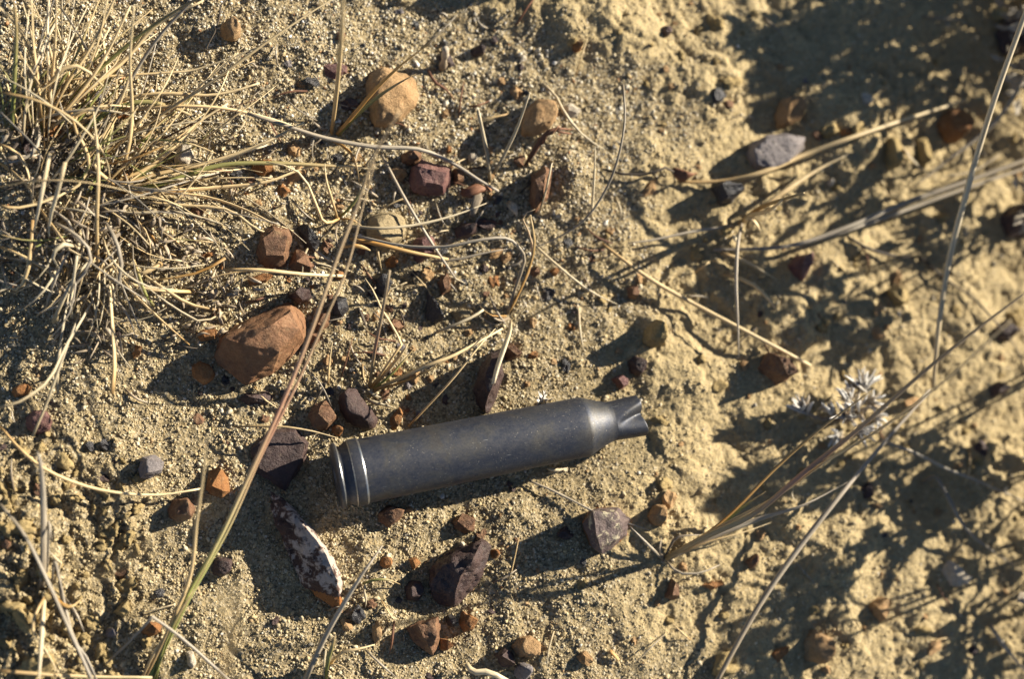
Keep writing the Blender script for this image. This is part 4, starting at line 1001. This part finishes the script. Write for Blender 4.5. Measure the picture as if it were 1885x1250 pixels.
tuft('right hand grass tuft with long blades reaching the right edge', (1225, 1030), [
    ([(1225,1028,0),(1300,988,1.0),(1390,945,1.9),(1480,870,2.8),(1580,790,3.6),(1700,685,4.4),(1800,605,4.9),(1900,530,5.3)], 11, 'red', dict(flat=0.5, taper=(1,0.9,0.5))),
    ([(1240,1020,0),(1310,975,0.6),(1360,932,1.1),(1430,860,1.8),(1510,790,2.6),(1610,715,3.4)], 12, 'orange', FL),
    ([(1222,1032,0),(1310,990,0.4),(1400,955,0.7),(1480,930,0.8),(1560,888,0.8)], 12, 'grey', FL),
    ([(1228,1026,0),(1320,972,1.0),(1420,920,1.9),(1520,850,3.0),(1620,790,4.2),(1740,700,5.6),(1860,590,7)], 8, 'straw', dict(flat=0.6, taper=(1,1,0.7))),
    ([(1230,1030,0),(1300,1000,0.3),(1370,980,0.4),(1420,962,0.3)], 11, 'straw', FL),
    ([(1330,965,0.3),(1360,940,0.7),(1385,922,1.0),(1410,905,1.2)], 9, 'green', FL),
    ([(1228,1035,0),(1250,1055,0.2),(1290,1055,0.3),(1325,1040,0.3)], 5, 'grey'),
    ([(1222,1034,0),(1215,1010,0.2),(1218,990,0.3)], 8, 'litter', FL),
    ([(1220,1030,0),(1195,1005,0.3),(1160,970,0.4)], 6, 'grey'),
    ([(1225,1025,0),(1245,990,0.2),(1290,985,0.3)], 6, 'litter', FL)])
stalk('long grey straw slanting down to the bottom right', [(1318,1258,0.3),(1360,1180,0.4),(1410,1095,0.5),(1470,1010,0.6),(1540,920,0.7),(1610,835,0.7),(1712,718,0.5)], 11, 'grey', taper=(0.8,1,0.5))
stalk('straw lying towards the right edge below the white dried flower', [(1618,810,0.4),(1680,832,0.5),(1740,862,0.45),(1800,886,0.3),(1890,925,0.2)], 7, 'grey')
stalk('bent grey twig in the shade at the lower right', [(1697,890,0.1),(1720,878,0.5),(1740,905,0.55),(1775,970,0.45),(1820,1010,0.3),(1880,1050,0.15)], 8, 'grey', name='twig', cat='twig', knots=0.15)
stalk('straw piece near the bottom right corner', [(1822,1150,0.2),(1845,1185,0.3),(1890,1240,0.3)], 9, 'grey', knots=0.15)
stalk('dark wiry root crossing the right side', [(1560,436,0.1),(1600,458,0.15),(1650,472,0.12),(1695,475,0.12),(1735,510,0.15),(1790,548,0.15),(1830,590,0.2),(1870,640,0.15),(1890,690,0.1)], 6, 'root', name='root', cat='root', knots=0.2)
stalk('brown splinter on the silt at the bottom', [(1122,1198,0.1),(1132,1208,0.15),(1139,1216,0.1)], 8, 'orange', name='wood_splinter', cat='splinter', flat=0.5, taper=(1,1,0.9))
stalk('white speckled root bits under the cartridge shoulder', [(1008,862,0.08),(1025,866,0.12),(1045,862,0.08)], 7, 'pale', name='root', cat='root', knots=0.35)
stalk('pale straw standing beside the bark coloured block', [(992,395,0.2),(1005,350,0.7),(1016,300,1.2)], 10, 'pale', flat=0.4, taper=(0.6,1,0.5))
stalk('thin upright straw beside the tan clod mound', [(1088,405,0.1),(1093,340,0.5),(1096,270,1.0)], 5, 'pale')
def dried_flower(label, base, heads, stems):
    root = empty('dried_flower', P(*base, 0)); tag(root, label, 'dried flower')
    r = random.Random(int(base[0]))
    for st in stems: tube('stem', W(st), 7*PX/2, 'litter', root, knots=0.2)
    for (x, y, z, n, ln, az, sp) in heads:
        for i in range(n*2):
            a = az + r.gauss(0, sp)*0.9; l = ln*r.uniform(0.4, 1.05)
            ex, ey = x+math.cos(a)*l, y-math.sin(a)*l
            lift = r.uniform(0.05, 0.45)
            tube('petal', W([(x+r.uniform(-11, 11), y+r.uniform(-11, 11), z), ((x+ex)/2+r.uniform(-3, 3), (y+ey)/2, z+lift*0.7), (ex, ey, z+lift)]), r.uniform(5, 10)*PX/2, r.choice(['white', 'white', 'white', 'litter']), root, flat=0.3, taper=(0.6, 1, 0.15), n=6)
dried_flower('silvery white dried flower sprig on the silt, right of centre', (1555, 770),
    [(1588, 715, 0.7, 14, 42, 1.7, 0.6), (1565, 735, 0.6, 12, 36, 2.0, 0.7), (1480, 755, 0.4, 11, 34, 2.2, 0.7), (1600, 740, 0.5, 10, 34, 0.2, 0.9), (1555, 765, 0.5, 10, 30, 1.2, 1.4), (1580, 790, 0.3, 9, 40, -0.9, 0.9), (1530, 760, 0.4, 8, 26, 1.9, 1.0), (1575, 755, 0.6, 9, 34, 0.6, 1.2), (1610, 765, 0.4, 7, 30, -0.2, 0.8), (1545, 800, 0.3, 7, 30, -1.8, 0.9)],
    [[(1555,775,0),(1525,772,0.4),(1495,766,0.4),(1478,752,0.4)], [(1560,775,0),(1570,750,0.4),(1585,715,0.7)], [(1558,775,0),(1560,755,0.4),(1562,735,0.6)], [(1562,775,0),(1590,760,0.3),(1602,740,0.5)], [(1558,778,0),(1520,750,0.3),(1505,755,0.3)]])
dried_flower('tiny white dry husk against the upper edge of the cartridge', (1000, 742), [(1000, 742, 0.35, 7, 24, 1.5, 1.3)], [[(985,745,0.1),(1000,742,0.35)]])
# dry leaf bits
def leaf(label, path, wpx, mk='litter'):
    return stalk(label, path, wpx, mk, cat='dead leaf', name='dead_leaf', flat=0.22, taper=(0.4, 1, 0.3), knots=0.15, spin=0.3)
leaf('small brown curled dead leaf at the end of the black twig', [(1238,310,0.1),(1252,322,0.3),(1268,325,0.35),(1282,318,0.2)], 24, 'twig')
leaf('papery husk hanging near the purple red rock', [(875,345,0.1),(880,360,0.35),(872,385,0.3),(868,400,0.1)], 20, 'litter')
leaf('brown folded husk at the straw end, upper centre', [(845,350,0.1),(862,355,0.3),(885,345,0.3),(905,350,0.1)], 22, 'twig')
leaf('dry seed husk at the upper centre', [(935,370,0.1),(945,380,0.35),(952,395,0.2)], 17, 'litter')

# the big tuft on the left
rnd = random.Random(99)
big = empty('grass_tuft', P(150, 340, 0))
tag(big, 'big dry bunchgrass tuft of curling straw blades on the left', 'grass tuft')
def bb(path, w=7, mk='straw', **kw):
    path = [(x, y, z*0.62) for x, y, z in path]
    tube('blade', W(path), w*PX/2, mk, big, **kw)
T = dict(taper=(0.9, 1, 0.45))
for path, w, mk in [
    ([(215,338,0),(237,270,1.0),(243,200,1.8),(239,110,2.8),(247,8,4.0)], 7, 'straw'),
    ([(0,170,2.0),(60,182,2.2),(125,212,2.0),(175,258,1.5),(198,300,0.9),(203,345,0.2)], 7, 'straw'),
    ([(111,13,1.8),(140,55,1.9),(160,90,1.8),(172,125,1.6)], 5, 'grey'),
    ([(215,342,0.2),(193,326,0.7),(174,308,1.1),(178,295,1.3),(192,300,1.3)], 7, 'straw'),
    ([(92,282,1.8),(82,330,1.7),(72,380,1.4),(62,425,0.8)], 8, 'pale'),
    ([(120,298,1.8),(108,345,1.6),(92,400,1.0),(90,440,0.5)], 8, 'pale'),
    ([(70,380,0.3),(100,420,0.9),(128,460,1.0),(150,470,0.8),(170,480,0.5)], 7, 'straw'),
    ([(75,230,0.2),(72,160,1.0),(62,80,1.9),(58,-10,3.0)], 8, 'straw'),
    ([(65,230,0.2),(25,160,0.9),(0,120,1.3),(-30,80,1.5)], 9, 'green'),
    ([(85,225,0.2),(95,150,1.0),(102,70,2.0),(104,-10,3.0)], 8, 'straw'),
    ([(22,240,0.2),(26,150,1.2),(30,60,2.3),(24,-10,3.2)], 9, 'green'),
    ([(80,235,0.2),(60,110,1.5),(30,45,2.2),(-10,5,2.8)], 9, 'straw'),
    ([(82,240,0.2),(120,160,1.2),(165,90,1.8),(205,10,2.4),(215,-15,2.6)], 7, 'straw'),
    ([(88,238,0.2),(140,180,1.0),(190,110,1.7),(240,10,2.5)], 8, 'straw'),
    ([(90,230,0.2),(150,175,1.0),(230,110,1.6),(290,45,2.0),(375,0,2.4)], 8, 'straw'),
    ([(100,230,0.2),(160,150,1.0),(250,70,1.9),(330,15,2.6),(380,-10,2.9)], 7, 'green'),
    ([(90,232,0.2),(150,150,1.2),(180,80,1.9),(200,-10,2.8)], 7, 'straw'),
    ([(180,290,0.1),(240,250,0.6),(320,195,1.2),(390,150,1.6),(480,85,1.9),(560,30,2.0),(625,-10,2.0)], 7, 'straw'),
    ([(160,280,0.2),(220,180,1.0),(290,70,1.8),(365,-10,2.5)], 8, 'grey'),
    ([(75,180,1.1),(110,130,1.6),(150,122,1.6),(190,158,1.2)], 8, 'straw'),
    ([(75,160,0.3),(140,145,0.9),(230,138,1.2),(310,133,1.3),(370,125,1.4),(480,85,1.8)], 7, 'straw'),
    ([(140,250,0.2),(200,205,0.8),(260,187,1.1),(310,195,1.0),(352,212,0.7)], 10, 'green'),
    ([(130,240,0.2),(210,190,0.9),(290,172,1.2),(380,175,1.1),(430,167,1.0),(478,152,1.0)], 9, 'straw'),
    ([(170,215,0.3),(250,200,0.9),(350,195,1.1),(430,202,1.0),(520,225,0.8),(560,245,0.6)], 8, 'straw'),
    ([(265,272,0.1),(330,240,0.5),(400,205,0.8),(478,182,0.9)], 6, 'twig'),
    ([(200,340,0.1),(270,310,0.5),(320,270,0.8),(365,225,1.0),(420,190,1.1)], 7, 'straw'),
    ([(205,345,0.1),(290,320,0.5),(380,300,0.7),(470,270,0.9),(560,225,1.1)], 9, 'straw'),
    ([(210,350,0.1),(290,340,0.5),(400,305,0.8),(500,300,0.8),(610,305,0.5),(665,305,0.3)], 9, 'green'),
    ([(215,352,0.1),(300,352,0.5),(400,345,0.6),(490,335,0.6),(580,305,0.6),(680,310,0.4)], 8, 'straw'),
    ([(220,360,0.1),(300,355,0.5),(380,362,0.6),(450,385,0.5),(500,410,0.4),(540,425,0.2)], 8, 'straw'),
    ([(210,365,0.1),(270,372,0.5),(340,378,0.6),(420,386,0.6),(470,420,0.4),(510,435,0.2)], 7, 'straw'),
    ([(205,390,0.1),(260,392,0.4),(330,390,0.5),(400,410,0.4),(440,420,0.2)], 7, 'pale'),
    ([(270,345,0.2),(290,355,0.5),(312,378,0.6)], 9, 'straw'),
    ([(75,380,0.2),(120,400,0.7),(140,440,0.8),(165,455,0.7)], 6, 'grey'),
    ([(0,378,0.9),(20,382,0.9),(50,380,0.8),(100,365,0.5),(135,345,0.2)], 7, 'straw'),
    ([(150,455,0.3),(135,452,0.9),(118,449,1.2),(102,460,1.3),(97,475,1.2),(108,494,1.0)], 9, 'pale'),
    ([(60,405,0.6),(56,460,0.7),(48,510,0.6),(32,533,0.5),(14,528,0.5)], 8, 'straw'),
    ([(0,455,0.6),(40,470,0.7),(90,500,0.5),(120,525,0.3)], 6, 'straw'),
    ([(18,475,0.5),(60,483,0.6),(100,495,0.5),(122,505,0.3)], 5, 'grey'),
    ([(0,750,1.8),(40,738,1.8),(90,700,1.6),(120,640,1.3),(150,590,0.9),(178,540,0.3)], 10, 'pale'),
    ([(107,727,0.5),(106,680,0.8),(115,610,0.9),(127,540,0.4)], 6, 'pale'),
    ([(60,803,1.0),(85,745,1.2),(108,680,1.2),(135,605,0.8),(150,570,0.3)], 6, 'pale'),
    ([(206,725,1.4),(211,670,1.5),(207,600,1.3),(203,540,0.8),(202,500,0.2)], 9, 'straw'),
    ([(348,634,0.4),(300,592,0.8),(245,540,0.9),(215,500,0.5),(190,465,0.1)], 9, 'straw'),
    ([(410,575,0.3),(370,592,0.6),(320,565,0.8),(285,540,0.7),(240,505,0.3)], 7, 'pale'),
    ([(412,573,0.2),(350,560,0.5),(300,530,0.6),(250,495,0.3)], 8, 'straw'),
    ([(360,537,0.3),(310,535,0.6),(265,530,0.6),(225,515,0.3)], 8, 'straw'),
    ([(415,475,0.8),(370,500,0.8),(310,513,0.6),(262,515,0.3)], 8, 'orange'),
    ([(480,497,0.5),(420,503,0.6),(370,520,0.5),(335,533,0.3)], 6, 'straw'),
    ([(282,562,0.4),(268,545,0.7),(258,515,0.7),(250,490,0.4),(240,465,0.1)], 8, 'green'),
    ([(298,485,0.5),(270,500,0.6),(230,515,0.3)], 9, 'straw'),
    ([(335,453,0.3),(315,438,0.5),(295,425,0.3)], 8, 'straw'),
    ([(195,410,0.6),(212,440,1.0),(224,485,1.0),(215,530,0.6),(195,555,0.2)], 8, 'grey'),
    ([(100,410,0.8),(140,432,1.0),(168,470,0.9),(150,510,0.8),(110,550,0.6),(78,577,0.5)], 8, 'grey'),
    ([(98,595,0.4),(112,560,0.7),(135,515,0.8),(165,480,0.6)], 8, 'pale'),
    ([(85,570,0.4),(95,530,0.7),(112,490,0.8),(135,450,0.5)], 7, 'grey'),
    ([(165,420,0.2),(140,500,0.7),(130,560,0.6),(135,590,0.4)], 7, 'pale'),
    ([(62,410,0.2),(60,340,0.7),(75,290,0.9),(60,265,1.0),(20,225,1.1),(0,205,1.1)], 6, 'grey'),
    ([(0,265,0.5),(30,280,0.7),(50,310,0.6),(55,345,0.3)], 7, 'straw'),
    ([(0,300,0.4),(40,330,0.6),(60,360,0.4),(58,400,0.2)], 8, 'straw'),
    ([(70,225,0.2),(72,260,0.6),(50,290,0.7),(10,300,0.6)], 7, 'grey'),
    ([(130,200,0.6),(140,240,0.9),(160,280,0.8),(162,310,0.5),(140,345,0.3),(100,362,0.3),(40,380,0.3)], 7, 'straw'),
    ([(182,520,0.1),(178,420,0.9),(181,330,1.4),(180,280,1.5),(172,205,1.9)], 7, 'straw'),
]:
    bb(path, w*0.95, mk, knots=0.05, flat=rnd.choice([0.4, 0.6, 0.8]), **T)
for i in range(200):          # finer fill of dry leaves between the traced ones
    k = rnd.random()
    if k < 0.33:
        bx, by = rnd.gauss(80, 45), rnd.gauss(236, 30); a = R(rnd.choice([rnd.uniform(35, 120), rnd.uniform(20, 100)])); ln = rnd.uniform(110, 290)
    elif k < 0.66:
        bx, by = rnd.gauss(190, 70), rnd.gauss(335, 34); a = R(rnd.uniform(-22, 62)); ln = rnd.uniform(110, 330)
    else:
        bx, by = rnd.gauss(180, 60), rnd.gauss(460, 45); a = R(rnd.uniform(-150, 20)); ln = rnd.uniform(60, 190)
    cv = rnd.uniform(-0.8, 0.8) if k < 0.66 else rnd.uniform(-1.7, 1.7); hz = ln/87*rnd.uniform(0.15, 0.7)
    pts = []
    x, y = bx, by
    nseg = 4
    droop = rnd.random() < 0.65
    for q in range(nseg+1):
        t = q/nseg
        z = hz*(math.sin(t*2.4) if droop else t)
        pts.append((x, y, max(0.05, z+0.05)))
        a += cv/nseg + rnd.uniform(-0.08, 0.08)
        x += math.cos(a)*ln/nseg; y -= math.sin(a)*ln/nseg
    bb(pts, rnd.uniform(2.6, 5.4), rnd.choices(['straw', 'pale', 'grey', 'green', 'orange'], [6, 3, 1.8, 1.6, 0.4] if k < 0.66 else [3, 5, 5, 0.8, 0.2])[0], flat=rnd.choice([0.3, 0.5, 0.8]), taper=(0.9, 1, rnd.choice([0.2, 0.4, 0.85])), knots=0.06)
def litter(cx, cy, sx, sy, n, ln, mk='litter', up=0.35):
    for i in range(n):
        x, y = rnd.gauss(cx, sx), rnd.gauss(cy, sy)
        a = rnd.uniform(0, 6.28); l = ln*rnd.uniform(0.4, 1.2)
        z0, z1 = rnd.uniform(0.03, up), rnd.uniform(0.03, up)
        tube('dead_leaf', W([(x, y, z0), (x+math.cos(a)*l/2+rnd.uniform(-4, 4), y+math.sin(a)*l/2+rnd.uniform(-4, 4), (z0+z1)/2+0.08), (x+math.cos(a)*l, y+math.sin(a)*l, z1)]),
             rnd.uniform(4, 9)*PX/2, mk, big, flat=0.3, taper=(0.6, 1, 0.3), n=6)
litter(160, 420, 90, 45, 70, 50); litter(340, 470, 45, 35, 45, 28); litter(395, 540, 28, 25, 50, 26); litter(370, 600, 40, 20, 16, 24)
litter(110, 300, 60, 60, 60, 40, 'root', 0.12); litter(190, 440, 80, 50, 70, 36, 'root', 0.12); litter(180, 610, 28, 22, 34, 45); litter(60, 300, 40, 50, 30, 40)  # dark root-coloured pieces added to paint shaded gaps between the blades
# scattered straw bits, each its own small thing
for i in range(165):
    if rnd.random() < 0.72: px, py = rnd.gauss(680, 190), rnd.gauss(410, 170)
    else: px, py = rnd.uniform(0, 1885), rnd.uniform(0, 1250)
    if not (10 < px < 1870 and 10 < py < 1240): continue
    p = P(px, py, 0)
    u = (p.x-CA.x)*_ux + (p.y-CA.y)*_uy; v = -(p.x-CA.x)*_uy + (p.y-CA.y)*_ux
    if -0.8 < u < 7.2 and abs(v) < 1.2: continue
    a = rnd.uniform(0, 6.28); l = rnd.uniform(18, 85)
    ex, ey = px+math.cos(a)*l, py+math.sin(a)*l
    o = tube('straw_bit', W([(px, py, 0.04), ((px+ex)/2+rnd.uniform(-7, 7), (py+ey)/2+rnd.uniform(-7, 7), rnd.uniform(0.06, 0.25)), (ex, ey, 0.05)]), rnd.uniform(2.5, 5)*PX/2, rnd.choice(['pale', 'grey', 'straw', 'litter', 'root', 'twig', 'grey']), sides=5)
    tag(o, near_label('short loose straw bit', px, py), 'straw bit', 'loose straw bits on the soil')

# ------------------------------------------------------------------ plants just beyond the right edge, whose shade falls into the picture
TAN = math.tan(SUN_EL)
def shade_shrub(label, base, clumps, lsize=0.60, seed=1):
    """low shrub: one bare stem to every leaf clump; clumps = (x, y, height, radius)"""
    p0 = Vector((base[0], base[1], float(H(base[0], base[1]))))
    root = empty('low_shrub', p0); tag(root, label, 'shrub')
    r = random.Random(seed)
    vs, fs, ta, aa = [], [], [], []
    for (x, y, z, rad) in clumps:
        c = Vector((x, y, z))
        mid = p0.lerp(c, 0.5) + Vector((r.uniform(-.3, .3), r.uniform(-.3, .3), 0.25*(c.z-p0.z)))
        tube('stem', [p0+Vector((r.uniform(-.15, .15), r.uniform(-.15, .15), -0.1)), mid, c], 0.035, 'twig', root, n=7)
        for k in range(int(30+85*rad*rad)):
            d = Vector((r.gauss(0, 1), r.gauss(0, 1), r.gauss(0, 0.8)))
            q = c + d*rad*0.55
            dr = (d.normalized()*0.6 + Vector((r.uniform(-1, 1), r.uniform(-1, 1), r.uniform(-0.3, 0.9)))).normalized()
            l = lsize*r.uniform(0.5, 1.15)
            s1 = dr.cross(Vector((r.uniform(-1, 1), r.uniform(-1, 1), 1))).normalized()*l*0.26
            up = dr.cross(s1).normalized()*l*0.08
            b0 = len(vs)
            vs += [q, q+dr*l*0.5+s1+up, q+dr*l, q+dr*l*0.5-s1+up, q+dr*l*0.5-up]
            fs += [(b0, b0+1, b0+4), (b0+1, b0+2, b0+4), (b0+2, b0+3, b0+4), (b0+3, b0, b0+4)]
            ta += [0.3, 0.5, 0.9, 0.5, 0.5]; aa += [0.5]*5
    mesh_obj('foliage', vs, fs, GM['grey'], p0, root, smooth=False, attrs={'t': ta, 'a': aa})
def clump_for(px, py, X, rad):
    g = ray_at(px, py, -0.3)
    d = X-g.x
    return (X, g.y+d*math.tan(SUN_AZ), -0.3+d/math.cos(SUN_AZ)*TAN, rad)
SHR = [
 ('dense low grey shrub beyond the top right corner', [(1650,40,13.0,0.8),(1760,110,12.6,0.7),(1860,60,12.8,1.0),(1560,20,13.4,0.7),(1840,170,12.4,0.6),(1700,-60,13.5,1.2),(1500,70,13.2,0.5),(1620,120,12.8,0.5)]),
 ('spreading grey shrub behind the corner shrub, top right', [(1480,150,13.6,0.45),(1540,210,13.4,0.42),(1430,110,14.2,0.38),(1390,60,14.4,0.35),(1600,190,13.2,0.4)]),
 ('small grey shrub beyond the right edge, upper half', [(1560,330,12.8,0.42),(1620,360,12.6,0.3),(1840,390,12.3,0.5)]),
 ('leafy grey shrub beyond the right edge, middle', [(1400,560,13.6,0.36),(1350,520,13.9,0.3),(1550,560,13.0,0.42),(1600,620,12.8,0.28),(1470,620,13.4,0.32)]),
 ('tall thin shrub beyond the right edge, middle', [(1510,885,13.4,0.34),(1570,900,13.0,0.36),(1390,910,13.9,0.32),(1340,920,14.2,0.24)]),
 ('low grey shrub beyond the right edge, lower half', [(1720,870,12.6,0.5),(1800,930,12.4,0.5),(1860,850,12.3,0.4),(1690,960,12.8,0.5),(1850,1010,12.4,0.4)]),
 ('grey shrub beyond the bottom right corner', [(1850,1210,12.4,0.55),(1780,1260,12.8,0.5),(1480,1080,13.4,0.36),(1420,1160,13.6,0.36),(1880,1120,12.3,0.4),(1400,1240,13.8,0.36)]),
]
for k, (lb, cl) in enumerate(SHR):
    cs = [clump_for(*c) for c in cl]
    bx = sum(c[0] for c in cs)/len(cs)+0.3; by = sum(c[1] for c in cs)/len(cs)
    shade_shrub(lb, (bx, by), cs, seed=k+3)
